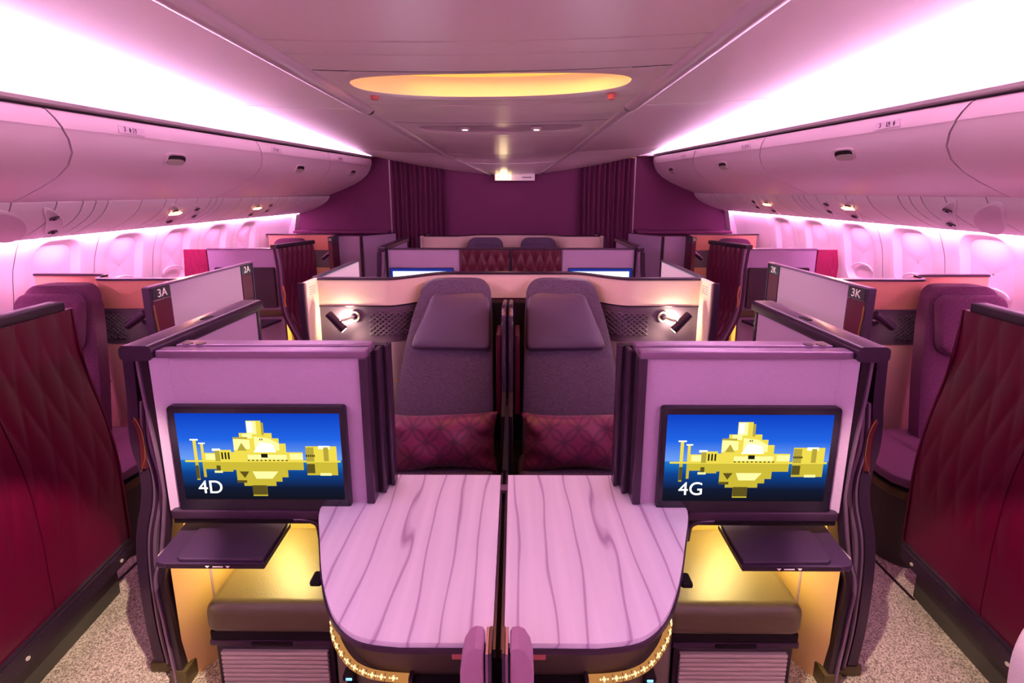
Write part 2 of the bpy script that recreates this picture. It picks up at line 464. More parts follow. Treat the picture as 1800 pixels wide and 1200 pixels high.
def spot_panel(yc, ya, yb, where):
    inn, lip = oval_panel(ya, yb, -0.06, yc, 0.55, 0.19, 'spots', 0.012)
    t = thing('downlight_panel', f'flush pink oval ceiling panel with two small round downlights {where}', 'light panel', (-0.06, yc, 2.12))
    b = B(); b.loft([inn, lip, [lerp(Vector((-0.06, yc, 2.127)), p, 0.02) for p in lip]], closed=True); b.link('oval_cover', 'rail_white', t)
    for x in (-0.30, 0.18):
        b = B(); b.disc((x, yc, 2.124), (0, 0, -1), 0.036, 0.016, 20, 0.03); r = b.link('downlight', 'rail_white', t)
        b = B(); b.disc((x, yc, 2.1085), (0, 0, -1), 0.02, 0.002, 16); b.link('lens', 'downlight_glow', r)
        lamp('downlight_lamp', 'SPOT', (x, yc, 2.095), (1, 0.80, 0.62), DOWN_W, t, aim=(-1.55 if x < 0 else 1.55, yc - 0.75, 0), size=0.025, angle=1.1, blend=0.4)
spot_panel(3.31, 3.03, 3.58, 'beyond the glowing oval')
for sx in (-1, 1):      # a pair of downlights over the row behind
    lamp('downlight_lamp', 'SPOT', (sx * 0.34, 0.70, 2.095), (1, 0.80, 0.60), DOWN_W * (2.6 if sx < 0 else 1.7), None, aim=(sx * 1.62, 1.25, 0), size=0.015, angle=0.50, blend=0.35)

# long ridges (rails) between the panels
for u, nm in ((-1, 'left'), (1, 'right')):
    b = B()
    for (ya, yb, r) in ((Y0, 2.57, 0.040), (2.63, 5.19, 0.030), (5.21, Y1, 0.020)):
        b.loft([[ceil_pt(u, y) + Vector((r * math.cos(a), 0, -0.8 * r * math.sin(a))) for a in [PI * k / 8 for k in range(9)]] for y in yrange(ya, yb, 0.2)], cap=False)
    setp(b.link('trim_1' if u < 0 else 'trim_2', 'rail_white'), f'rounded long ceiling ridge {nm} of the centre panels', 'ceiling trim', kind='structure')

# ---- bins, coves, service panels, side walls
def bin_z(y): return lerp(1.648, 1.695, (y - 1.7) / 4.3), lerp(2.0, 2.132, (y - 1.7) / 4.3)   # bottom, top
BP = [(1.745, 1.0), (1.742, 0.92), (1.747, 0.83), (1.762, 0.72), (1.80, 0.58), (1.87, 0.44), (1.97, 0.305), (2.09, 0.185), (2.20, 0.085), (2.30, 0.0)]
def bin_pt(s, y, i, out=0.0):
    a, f = BP[i]; zb, zt = bin_z(y); return Vector((s * (a - out), y, lerp(zb, zt, f) + 0.012 * s))
def bin_at(s, y, f):
    a = interp([(q, p) for p, q in reversed(BP)], f); zb, zt = bin_z(y); return Vector((s * a, y, lerp(zb, zt, f) + 0.012 * s))
SL = 0.34
BINS = [(-1.5, 0.2), (0.2, 1.87), (1.87, 3.36), (3.36, 4.62), (4.62, 6.02)]
BNAMES = {1: ('4', 'nearest the camera'), 2: ('3', 'with the large 3 placard'), 3: ('2', 'with the row 2 placard'), 4: ('1', 'at the far end by the bulkhead')}
for s in (-1, 1):
    W = SIDES[s]['w']
    for k, (ya, yb) in enumerate(BINS):
        lab = BNAMES.get(k, ('', 'behind the viewer, rearmost'))[1]
        t = thing('overhead_bin', f'closed pinkish overhead bin on the {W} {lab}', 'overhead bin', (s * 2.0, (ya + yb) / 2, 1.67), 'overhead bins')
        def edge(y, i): return y + SL * (1 - BP[i][1]) if (k < 4 or y < 6) else y + 0.0
        def rows(i0, i1, g, out=0.0, n=14):
            return [[bin_pt(s, lerp(edge(ya, i) + g, edge(yb, i) - g, j / n), i, out) for i in range(i0, i1 + 1)] for j in range(n + 1)]
        B().loft(rows(2, 9, 0.005), thick=(s * 0.012, 0, 0.006)).link('door', 'bin_white', t)
        B().loft(rows(0, 2, 0.005, 0.003), thick=(s * 0.012, 0, 0.006)).link('top_trim', 'bin_white', t)
        bb = B(); bb.loft([[bin_pt(s, lerp(edge(ya, i), edge(yb, i) , j / 6), i) + Vector((s * 0.028, 0, 0.018)) for i in range(10)] + [Vector((s * 2.62, lerp(ya, yb, j / 6), bin_z(ya)[0] + 0.05)), Vector((s * 2.62, lerp(ya, yb, j / 6), bin_z(ya)[1]))] for j in range(7)], closed=True, cap=True)
        bb.link('body', 'dark_gap', t)
        # latch
        if k >= 1:
            yl = {1: 0.9, 2: 2.62, 3: 4.12, 4: 5.45}[k]
            def on(y, f, o=0.0):
                p = bin_at(s, y, f); q = bin_at(s, y, f + 0.03); d = (q - p).normalized(); n = Vector((-s * abs(d.z), 0, -abs(d.x) if True else 0)); return p + n * o
            def patch(ym, fm, hy, hf, r, o0, o1, N=28, skew=0.25):
                ring0, ring1 = [], []
                for q in range(N):
                    a = 2 * PI * q / N; c, sn = math.cos(a), math.sin(a)
                    dy = math.copysign(abs(c) ** 0.55, c) * hy; df = math.copysign(abs(sn) ** 0.55, sn) * hf
                    ring0.append(on(ym + dy - skew * df, fm + df, o0)); ring1.append(on(ym + dy - skew * df, fm + df, o1))
                return ring0, ring1
            r0, r1 = patch(yl, 0.60, 0.084, 0.078, 0, -0.004, 0.006)
            h = B().loft([r0, r1], closed=True, cap=True).link('latch_frame', 'bin_white', t)
            r0, r1 = patch(yl, 0.60, 0.066, 0.058, 0, 0.0, 0.0075); B().loft([r0, r1], closed=True, cap=True).link('latch_recess', 'trim_deep', h)
            r0, r1 = patch(yl, 0.572, 0.064, 0.030, 0, 0.004, 0.012); B().loft([r0, r1], closed=True, cap=True).link('latch_lever', 'silver', h)
            # placard with the row number and pictograms
            if k >= 1:
                yp = {1: 0.5, 2: 2.27, 3: 3.63, 4: 4.95}[k]; num = BNAMES[k][0]
                p = bin_at(s, yp, 0.90); dr = Vector((0, -s, 0))
                X = Vector((0, -s * 1.0, 0)) if False else Vector((0, 1, 0)) * (1 if s < 0 else -1)
                Z = Vector((0, 0, 1)); N_ = X.cross(Z).normalized()
                rot = Matrix((X, Z, N_)).transposed()
                wq, hq = 0.15, 0.032
                c0 = p + N_ * 0.003
                bb = B(); bb.loft([[c0 + X * a2 * wq / 2 + Z * b2 * hq / 2 + N_ * 0.002 for a2, b2 in ((-1, -1), (1, -1), (1, 1), (-1, 1))], [c0 + X * a2 * wq / 2 + Z * b2 * hq / 2 - N_ * 0.006 for a2, b2 in ((-1, -1), (1, -1), (1, 1), (-1, 1))]], closed=True, cap=True)
                pl = bb.link('placard', 'placard', t, smooth=False)
                text('row_number', num, 0.030, c0 + N_ * 0.0026 - X * 0.042, rot, 'ink', pl)
                def glyph(shapes, dx):
                    g = B()
                    for (x0, x1, z0, z1) in shapes:
                        qs = [(x0, z0), (x1, z0), (x1, z1), (x0, z1)]
                        g.loft([[c0 + X * (dx + a2) + Z * b2 + N_ * 0.0024 for a2, b2 in qs], [c0 + X * (dx + a2) + Z * b2 + N_ * 0.0034 for a2, b2 in qs]], closed=True, cap=True)
                    g.link('pictogram', 'ink', pl, smooth=False)
                sg = 1
                person = [(-0.002, 0.002, 0.006, 0.010), (-0.005, 0.005, -0.002, 0.005), (-0.003, 0.003, -0.010, -0.002)]
                seat = [(-0.010, -0.0085, -0.009, 0.009), (0.0085, 0.010, -0.009, 0.009), (-0.010, 0.010, -0.010, -0.0085), (-0.010, 0.010, 0.0085, 0.010), (0.001, 0.006, 0.0, 0.006), (-0.006, -0.003, -0.006, -0.002)]
                glyph(person, -0.012 if s < 0 else 0.042); glyph(seat, 0.014 if s < 0 else 0.008)
    # cove panel and light strip above the bins
    cove = [];
    for y in yrange(Y0, 6.06, 0.4):
        zt = bin_z(y)[1] + 0.012 * s
        cove.append([Vector((s * 1.80, y, zt + 0.014)), Vector((s * 1.735, y, zt + 0.024)), Vector((s * 1.725, y, zt + 0.036)), Vector((s * 1.745, y, lerp(zt + 0.03, 2.20 + 0.02 * s, 0.35))), Vector((s * 1.79, y, lerp(zt + 0.03, 2.20 + 0.02 * s, 0.72))), Vector((s * 1.86, y, 2.205 + 0.02 * s)), Vector((s * 1.84, y, 2.245 + 0.02 * s)), Vector((s * 1.74, y, 2.25 + 0.02 * s))])
    setp(B().loft(cove).link('trim_3' if s < 0 else 'trim_4', 'shell_white'), f'smooth white cove panel above the {W} bins', 'cove panel', kind='structure')
    st = []
    for y in yrange(Y0, 6.04, 0.8):
        zt = bin_z(y)[1] + 0.012 * s; zz = lerp(zt + 0.03, 2.20 + 0.02 * s, 0.72)
        zq = lambda f: lerp(zt + 0.036, 2.20 + 0.02 * s, f)
        st.append([Vector((s * 1.732, y, zq(0.22))), Vector((s * 1.741, y, zq(0.35))), Vector((s * 1.762, y, zq(0.55))), Vector((s * 1.785, y, zq(0.72))), Vector((s * 1.838, y, 2.198 + 0.02 * s))])
    setp(B().loft(st).link('light_strip', 'cove_led'), f'bright pink white light strip above the {W} bins', 'light strip')

    # service panels under the bins
    PP = spline([(2.30, 1.672), (2.335, 1.625), (2.40, 1.575), (2.50, 1.525), (2.60, 1.488), (2.70, 1.462)], 3)
    def psu(y, t, o=0.0):
        i = t * (len(PP) - 1); j = min(int(i), len(PP) - 2); a, z = lerp(PP[j][0], PP[j + 1][0], i - j), lerp(PP[j][1], PP[j + 1][1], i - j)
        rise = lerp(-0.018, 0.012, (y - 2.2) / 3.8)
        return Vector((s * (a - o * 0.45), y, z + rise + 0.018 * s - o * 0.9))
    sr = thing('service_panel_row', f'row of curved white service panels below the {W} bins', 'service panels', (s * 2.5, 2.5, 1.5))
    cutsY = [-1.5, -0.2, 0.9]
    y = 0.9
    pat = [0.31, 0.22, 0.15, 0.08, 0.08, 0.25]
    yy = 2.207
    seq = [1.117, 1.34, 1.49, 1.57, 1.65, 1.90, 2.207]
    while yy < 6.0:
        for d in (0.223, 0.15, 0.08, 0.08, 0.25, 0.21, 0.097):
            yy += d; seq.append(yy)
    seq = cutsY + [q for q in seq if q < 5.95] + [6.05]
    dy = 0.0 if s < 0 else 0.12
    for a, c in zip(seq, seq[1:]):
        B().loft([[psu(lerp(a + 0.004, c - 0.004, q / 4) + dy + 0.12 * tt ** 1.5, tt) for tt in [k2 / 10 for k2 in range(11)]] for q in range(5)], thick=(s * 0.004, 0, 0.010)).link('panel', 'shell_white', sr)
    B().loft([[psu(q, tt, -0.012) for tt in [k2 / 8 for k2 in range(9)]] for q in yrange(Y0, 6.06, 0.5)], thick=(s * 0.004, 0, 0.01)).link('backing', 'groove', sr)
    # oval fittings on the service panels
    def oval_unit(yc, tc, hy, ht, kind, label):
        t = thing('service_unit', label, 'service unit', psu(yc, tc))
        def ring(f, o, N=30):
            out = []
            for q in range(N):
                a = 2 * PI * q / N
                tt = tc + ht * f * math.sin(a); out.append(psu(yc + hy * f * math.cos(a) + 0.42 * (tt - tc), min(0.985, max(0.02, tt)), o))
            return out
        B().loft([ring(1.0, -0.004), ring(1.0, 0.006), ring(0.9, 0.007)], closed=True).link('rim', 'shell_white', t)
        B().loft([ring(0.92, 0.0065), ring(0.5, 0.0035), ring(0.02, 0.0035)], closed=True).link('cover', 'rail_white' if kind != 'blank' else 'placard', t)
        if kind in ('lights', 'lit'):
            for q, tt in enumerate((tc - ht * 0.45, tc + ht * 0.42)):
                p = psu(yc + 0.42 * (tt - tc), tt, 0.004); n = (psu(yc, tt, 0.05) - psu(yc, tt, 0)).normalized()
                B().disc(p, n, 0.024, 0.007, 18, 0.020).link('nozzle', 'lens', t)
                B().disc(p + n * 0.007, n, 0.009, 0.002, 12).link('bulb', 'reading_glow' if (kind == 'lit' and q == 0) else 'trim_black', t)
        if kind == 'lit':
            p = psu(yc - 0.05, tc - 0.12, 0.012); n = (psu(yc, tc, 0.05) - psu(yc, tc, 0)).normalized()
            B().box(-0.05, 0.05, -0.018, 0.018, -0.003, 0.003, 0.002, M=Matrix.Translation(p) @ n.to_track_quat('Z', 'Y').to_matrix().to_4x4()).link('lit_sign', 'reading_glow', t)
            lamp('reading_lamp_light', 'SPOT', p + n * 0.04, (1, 0.42, 0.25), 7.0, t, aim=(s * 2.15, yc - 0.85, 0.85), size=0.03, angle=1.5, blend=0.8)
    oval_unit(2.34 + dy, 0.55, 0.085, 0.42, 'blank', f"plain pink oval cover, nearest on the {W} service panels")
    oval_unit(2.545 + dy, 0.50, 0.05, 0.40, 'lights', f"oval unit with two dark nozzles beside the plain oval cover on the {W}")
    oval_unit(3.43, 0.48, 0.06, 0.36, 'lit', f"oval service unit with glowing orange light in the middle of the {W} side")
    oval_unit(3.63, 0.40, 0.035, 0.25, 'lights', f"small oval nozzle unit beside the nearer glowing unit on the {W}")
    oval_unit(4.52, 0.48, 0.055, 0.34, 'lit', f"far oval service unit with glowing orange light on the {W} side")
    oval_unit(4.72, 0.40, 0.035, 0.25, 'lights', f"small far oval nozzle unit beside the far glowing unit on the {W}")

    # side wall with window recesses
    def wall_a(z): return interp([(0.0, 2.72), (0.6, 2.85), (1.0, 2.86), (1.25, 2.82), (1.40, 2.765), (1.50, 2.70)], z - (0.035 if s > 0 else 0.0))
    wl = setp(B(s).box(2.93, 2.96, Y0, 6.12, 0.0, 1.7).link('wall_' + W, 'shell_white', smooth=False, origin=(s * 2.9, 2, 0)), f'white cabin side wall on the {W} with window recesses', 'side wall', kind='structure')
    PIT = 0.53; yw0 = 2.90 if s < 0 else 2.79
    zc, hz, hy = 1.19 + 0.022 * s, 0.235, 0.165
    for k in range(-6, 7):
        yc = yw0 + PIT * k
        if yc > 6.3 or yc + PIT / 2 < Y0: continue
        ya, yb = yc - PIT / 2, min(yc + PIT / 2, 6.1)
        N = 48; zlo, zhi = 0.0, 1.50 + (0.035 if s > 0 else 0.0)
        haswin = yc < 5.4
        if not haswin:
            B().loft([[Vector((s * wall_a(z), q, z)) for q in (ya + 0.002, yb - 0.002)] for z in (0, 0.6, 1.0, 1.25, 1.4, 1.5)], thick=(s * 0.01, 0, 0)).link('panel', 'shell_white', wl); continue
        outer, m1, m2, rim, deep = [], [], [], [], []
        for q in range(N):
            a = 2 * PI * q / N; c, sn = math.cos(a) + 1e-9, math.sin(a) + 1e-9
            t = min(1 / abs(c), 1 / abs(sn)); u, v = c * t, sn * t
            oy = lerp(ya + 0.002, yb - 0.002, (u + 1) / 2); oz = zc + v * (zhi - zc if v > 0 else zc - zlo)
            e = 0.55
            wy = yc + math.copysign(abs(c) ** e, c) * hy; wz = zc + math.copysign(abs(sn) ** e, sn) * hz
            P3 = lambda y_, z_, o=0.0: Vector((s * (wall_a(z_) + o), y_, z_))
            outer.append(P3(oy, oz)); m1.append(P3(lerp(oy, wy, 0.55), lerp(oz, wz, 0.55))); m2.append(P3(lerp(oy, wy, 0.9), lerp(oz, wz, 0.9)))
            rim.append(P3(wy, wz, 0.006)); deep.append(P3(yc + (wy - yc) * 0.86, zc + (wz - zc) * 0.88, 0.05))
        B().loft([outer, m1, m2, rim], closed=True).link('panel', 'shell_white', wl)
        num = (k + 7) * 2 + (0 if s < 0 else 1)
        wd = setp(thing(f'window_{num}', f"closed cabin window on the {W} wall, {['first', 'second', 'third', 'fourth', 'fifth', 'sixth', 'seventh', 'eighth', 'ninth', 'tenth', 'eleventh', 'twelfth'][4 - k]} from the far bulkhead", 'window', (s * 2.82, yc, zc - hz)), kind='structure')
        B().loft([rim, deep], closed=True).link('reveal', 'shell_white', wd)
        B().loft([deep, [lerp(p, Vector((s * (wall_a(zc) + 0.05), yc, zc)), 0.5) for p in deep], [lerp(p, Vector((s * (wall_a(zc) + 0.05), yc, zc)), 0.97) for p in deep]], closed=True).link('shade', 'shade_white', wd)
        hb = B(); hb.tube([Vector((s * (wall_a(1.09) + 0.03), yc + hy * 0.7 * math.cos(q), 1.06 + 0.02 * s + 0.05 * math.sin(q))) for q in [PI * j / 10 for j in range(11)]], 0.006, 6); hb.link('shade_handle', 'shell_white', wd)
    # light strip over the windows
    st = [[psu(y, 1.0) + Vector((s * 0.006, 0, -0.003)), psu(y, 1.0) + Vector((s * 0.03, 0, 0.016))] for y in yrange(Y0, 6.05, 0.6)]
    setp(B().loft(st).link('light_strip', 'side_led'), f'hidden pink light strip washing the {W} windows from above', 'light strip')

# ---- front bulkheads, curtains, exit sign
def bulk(x0, x1, z1, y=6.12): return B().box(x0, x1, y, y + 0.04, 0.0, z1, 0.004)
wf = setp(bulk(-0.95, 0.95, 2.12).link('wall_front', 'bulkhead_purple', origin=(0, 6.12, 0)), 'plain purple bulkhead wall between the two curtains', 'bulkhead', kind='structure')
for s in (-1, 1):
    W = SIDES[s]['w']
    o = B(s); o.prism([(1.545, 0), (2.95, 0), (2.95, 1.3), (2.75, 1.55), (2.3, 1.76), (1.95, 1.9), (1.86, 2.17), (1.545, 2.17)], lambda p, q, h: (p, h, q), 6.10, 6.14)
    setp(o.link(f'wall_front_{W}', 'bulkhead_purple', origin=(s * 2.2, 6.12, 0)), f'dark purple bulkhead wall beneath the {W} bins', 'bulkhead', kind='structure')
    o = B(s); o.box(1.53, 1.548, 6.07, 6.14, 0.0, 2.15, 0.003)
    setp(o.link('trim_5' if s < 0 else 'trim_6', 'rail_white'), f'pale upright edge strip beside the {W} curtain', 'trim', kind='structure')
    o = B(s); o.prism([(2.80, 1.0), (2.93, 1.0), (2.80, 1.50), (2.70, 1.50)], lambda p, q, h: (p, h, q), 5.98, 6.10)
    setp(o.link('trim_7' if s < 0 else 'trim_8', 'rail_white'), f'slanted white end frame of the {W} side wall', 'trim', kind='structure')
    o = B(s); o.box(1.50, 1.88, 5.96, 6.12, 2.155, 2.185, 0.004)
    setp(o.link('trim_9' if s < 0 else 'trim_10', 'shell_white'), f'white header over the {W} curtain end', 'trim', kind='structure')
    t = thing('curtain', f'purple pleated curtain hanging left of the sign' if s < 0 else 'purple pleated curtain hanging right of the sign', 'curtain', (s * 1.2, 6.04, 0))
    rows = []
    n = 150
    for zi in range(9):
        z = lerp(0.02, 2.13, zi / 8); r = []
        for i in range(n + 1):
            q = i / n; ph = q * 2 * PI * 11 + 0.6 * math.sin(q * 9)
            r.append((lerp(0.86, 1.525, q), 6.045 + (0.022 + 0.006 * math.sin(q * 31)) * math.sin(ph + 0.25 * math.sin(zi)), z))
        rows.append(r)
    B(s).loft(rows, thick=(0, 0.003, 0)).link('cloth', 'curtain_cloth', t)
    B(s).tube([(0.84, 6.045, 2.142), (1.53, 6.045, 2.142)], 0.009).link('curtain_rail', 'gold', t)
    o = B(s); o.box(1.55, 2.72, 5.86, 6.10, 1.215, 1.25, 0.01); o.box(1.55, 2.72, 6.0, 6.10, 0.0, 1.215)
    setp(o.link('low_cabinet', 'bulkhead_purple'), f'low dark purple ledge against the {W} bulkhead', 'cabinet')
t = thing('exit_sign', 'small white illuminated sign box hanging from the ceiling end', 'sign', (0.03, 5.96, 1.85))
B().box(-0.215, 0.28, 5.94, 6.0, 1.858, 1.945, 0.008).link('housing', 'white_paint', t)
bx = B().box(-0.20, -0.01, 5.936, 5.945, 1.868, 1.935, 0.003).link('lit_panel', 'sign_glow', t)
for i, x in enumerate((-0.165, -0.105, -0.045)):
    B().prism([(x + 0.018 * math.cos(q * PI / 3), 1.902 + 0.022 * math.sin(q * PI / 3)) for q in range(6)], lambda p, q, h: (p, h, q), 5.934, 5.937).link('symbol', 'white_paint', bx)
B().box(0.12, 0.24, 5.937, 5.942, 1.896, 1.904).link('caption_line', 'ink', t)
lamp('sign_lamp', 'POINT', (-0.1, 5.86, 1.93), (1, 0.72, 0.4), 0.35, t, size=0.05)
# ---- rear wall behind the camera closes the cabin
o = B(); o.box(-3, 3, Y0 - 0.06, Y0, 0, 2.4)
setp(o.link('wall_rear', 'shell_white', smooth=False), 'plain rear cabin partition behind the viewer', 'bulkhead', kind='structure')
#==PART3==
# ================================================================== FURNITURE
DOOR = [(1.245, 0.03), (1.257, 0.20), (1.254, 0.41), (1.238, 0.55), (1.203, 0.68), (1.195, 0.775), (1.208, 0.875), (1.206, 0.955), (1.198, 1.03), (1.19, 1.195)]
def shift(line, d, cut0=None, cut1=None):
    return [(a - d, z) for a, z in line if (cut0 is None or z >= cut0) and (cut1 is None or z <= cut1)]

def quilt(y, z, w=0.075, h=0.30):
    u, v = y / w, z / h
    return (abs(math.sin(PI * (u + v))) * abs(math.sin(PI * (u - v)))) ** 0.5

def reading_lamp(s, base, tail, tip, label, watts, wall_n=(0, -1, 0)):
    """wall mount at base, barrel from tail to tip (open, glowing end); written with x as distance from centre"""
    base, tail, tip = (Vector((s * p[0], p[1], p[2])) for p in (base, tail, tip))
    t = thing('reading_lamp', label, 'lamp', base, 'reading lamps')
    n = Vector(wall_n)
    B().disc(base, n, 0.030, 0.008, 24).link('mount_ring', 'silver', t)
    B().disc(base + n * 0.008, n, 0.020, 0.006, 20, 0.012).link('mount_boss', 'trim_dark', t)
    d = (tip - tail).normalized(); mid = lerp(tail, tip, 0.5)
    B().tube([base + n * 0.008, lerp(base + n * 0.03, mid, 0.4), mid], 0.007, 8).link('arm', 'silver', t)
    bar = B().tube([tail - d * 0.004, tail, tip, tip + d * 0.002], [0.019, 0.023, 0.023, 0.021], 20).link('barrel', 'trim_dark', t)
    B().disc(tip + d * 0.0022, d, 0.017, 0.001, 18).link('bulb', 'lamp_glow', bar)
    if watts:
        lamp('reading_lamp_light', 'SPOT', tip + d * 0.012, (1, 0.86, 0.52), watts, t, aim=tip + d, size=0.012, angle=2.4, blend=0.7)
        lamp('reading_lamp_halo', 'POINT', lerp(base, mid, 0.6) + n * 0.004, (1, 0.9, 0.55), watts * 2.2, t, size=0.012)
    return t

def picture(s, disp, x0, x1, z0, z1, y, seat):
    """evening picture on the screen: pale stepped building, its reflection and the seat number"""
    W_, H_ = x1 - x0, z1 - z0
    def poly(name, m, shapes, dy):
        g = B()
        for sh in shapes:
            g.prism([(x0 + p * W_, z0 + q * H_) for p, q in sh], lambda p, q, h: (p, h, q), y - dy - 0.0002, y - dy)
        return setp(g.link(name, m, disp, smooth=False), kind='stuff')
    R = lambda a, b, c, d: [(a, c), (b, c), (b, d), (a, d)]
    HZ = 0.455
    body = [R(.03, .99, HZ - .012, HZ + .01), R(.15, .22, HZ, .55), R(.32, .42, HZ, .56), R(.42, .66, HZ, .60), R(.66, .76, HZ, .56), R(.34, .62, .56, .72), R(.38, .58, .70, .78), R(.43, .52, .76, .92), R(.62, .66, .58, .66), R(.22, .32, HZ, .585), R(.09, .11, HZ, .70), R(.135, .152, HZ, .66), R(.78, .97, HZ, .63)]
    poly('lit_building', 'pic_yellow', body, 0.0006)
    poly('pale_faces', 'pic_pale', [[(.34, .58), (.44, .60), (.44, .70), (.34, .72)], [(.47, .60), (.62, .58), (.62, .66), (.56, .72), (.47, .74)], R(.40, .46, .72, .775), R(.43, .49, .77, .915), R(.16, .22, .47, .54), R(.68, .76, .475, .545), R(.42, .66, .475, .53)], 0.0010)
    poly('bright_faces', 'pic_white', [[(.46, .56), (.60, .56), (.58, .66), (.50, .68)], R(.435, .47, .79, .91), R(.205, .255, .575, .60), R(.86, .93, .60, .635), R(.075, .125, .695, .71), R(.125, .165, .655, .668)], 0.0014)
    poly('shaded_faces', 'pic_ochre', [[(.36, .58), (.42, .58), (.39, .67)], R(.22, .25, HZ, .58), R(.78, .83, HZ, .62), R(.52, .535, .76, .90), R(.89, .92, .46, .62), R(.34, .43, .715, .735)], 0.0018)
    poly('dark_openings', 'pic_dark', [R(.505 + i * .012, .511 + i * .012, .70, .72) for i in range(2)] + [R(.78 + i * .012, .787 + i * .012, .51, .535) for i in range(5)] + [R(.42 + i * .026, .432 + i * .026, .462, .474) for i in range(10)] + [R(.26 + i * .02, .27 + i * .02, .48, .56) for i in range(3)] + [R(.505, .545, .50, .545)], 0.0022)
    rf = lambda sh, k=0.86: [(p, HZ - (q - HZ) * k - 0.012) for p, q in sh]
    poly('water_reflection', 'pic_reflect', [rf(x) for x in body[1:]], 0.0006)
    poly('reflection_highlight', 'pic_pale', [rf([(.44, .58), (.60, .58), (.56, .68), (.46, .68)]), rf(R(.205, .255, .57, .60)), rf(R(.86, .93, .60, .635))], 0.0010)
    poly('reflection_shade', 'pic_shadow', [rf([(.36, .58), (.42, .58), (.39, .67)]), rf(R(.78, .83, HZ + .02, .60)), rf(R(.43, .52, .77, .90)), rf(R(.34, .40, .70, .735)), rf(R(.09, .11, .5, .68)), rf(R(.22, .245, .5, .57))], 0.0014)
    text('seat_number', seat, 0.062, (x0 + W_ * .17, y - 0.0028, z0 + H_ * .145), FACE, 'pic_text', disp, 0.0004)

def television(s, a0, a1, z0, z1, y, label, on, da=(0.017, 0.024), dz=(0.04, 0.022), seat=None, group='cabin screens'):
    xs = sorted((s * a0, s * a1))
    t = thing('television', label, 'screen', (s * (a0 + a1) / 2, y, z0), group)
    B().prism(rrect(xs[0], xs[1], z0, z1, 0.012), lambda p, q, h: (p, h, q), y - 0.022, y, 0.003).link('bezel', 'bezel', t)
    gx0, gx1 = xs[0] + 0.006, xs[1] - 0.006
    B().prism(rrect(gx0, gx1, z0 + 0.006, z1 - 0.006, 0.008), lambda p, q, h: (p, h, q), y - 0.0228, y - 0.021).link('glass', ('tv_blue_edge' if on == 'tv_white' else 'bezel') if on else 'screen_off', t)
    if on:
        i0 = xs[0] + (da[0] if s > 0 else da[1]); i1 = xs[1] - (da[1] if s > 0 else da[0])
        d = B().box(i0, i1, y - 0.0234, y - 0.0225, z0 + dz[0], z1 - dz[1]).link('display', on, t, smooth=False)
        if seat: picture(s, d, i0, i1, z0 + dz[0], z1 - dz[1], y - 0.0234, seat)
    return t

def footwell(s, name, a0, a1, y0, y1, label, W_, taper=0.06):
    t = thing('footwell', label, 'footwell', (s * (a0 + a1) / 2, y1, 0), 'lit footwells')
    SP = [(a1 + 0.035, y0 - 0.02), (a1 - 0.02, y0 + 0.06), (a1 - 0.04, lerp(y0, y1, .6)), (a1 - taper - 0.01, y1)]
    B(s).loft([[(a, y, z) for a, y in SP] for z in (0.0, 0.33, 0.66)], thick=(0.006, 0.010, 0)).link('side_panel', 'footwell_yellow', t)
    B(s).box(a0, a1 - taper, y1, y1 + 0.012, 0.0, 0.66).link('back_panel', 'footwell_yellow', t)
    B(s).box(a0 - 0.02, a0, y0 + 0.12, y1, 0.0, 0.66).link('inner_panel', 'footwell_yellow', t)
    arch = [(a0 + 0.02, 0.43), (a0 + 0.03, 0.47), (a0 + 0.07, 0.49), (a1 - taper - 0.06, 0.49), (a1 - taper - 0.02, 0.47), (a1 - taper - 0.01, 0.43)]
    B(s).tube([(p, y1 - 0.004, q) for p, q in spline(arch, 4)], 0.008, 8).link('arch_trim', 'fabric_cream', t)
    lamp('footwell_lamp', 'AREA', (s * (a0 + a1) / 2, lerp(y0, y1, 0.62), 0.625), (1, 0.74, 0.24), W_, t, aim=(s * (a0 + a1 + .5) / 2, y0 - 0.10, 0.0), size=0.28, sy=0.08)
    return t

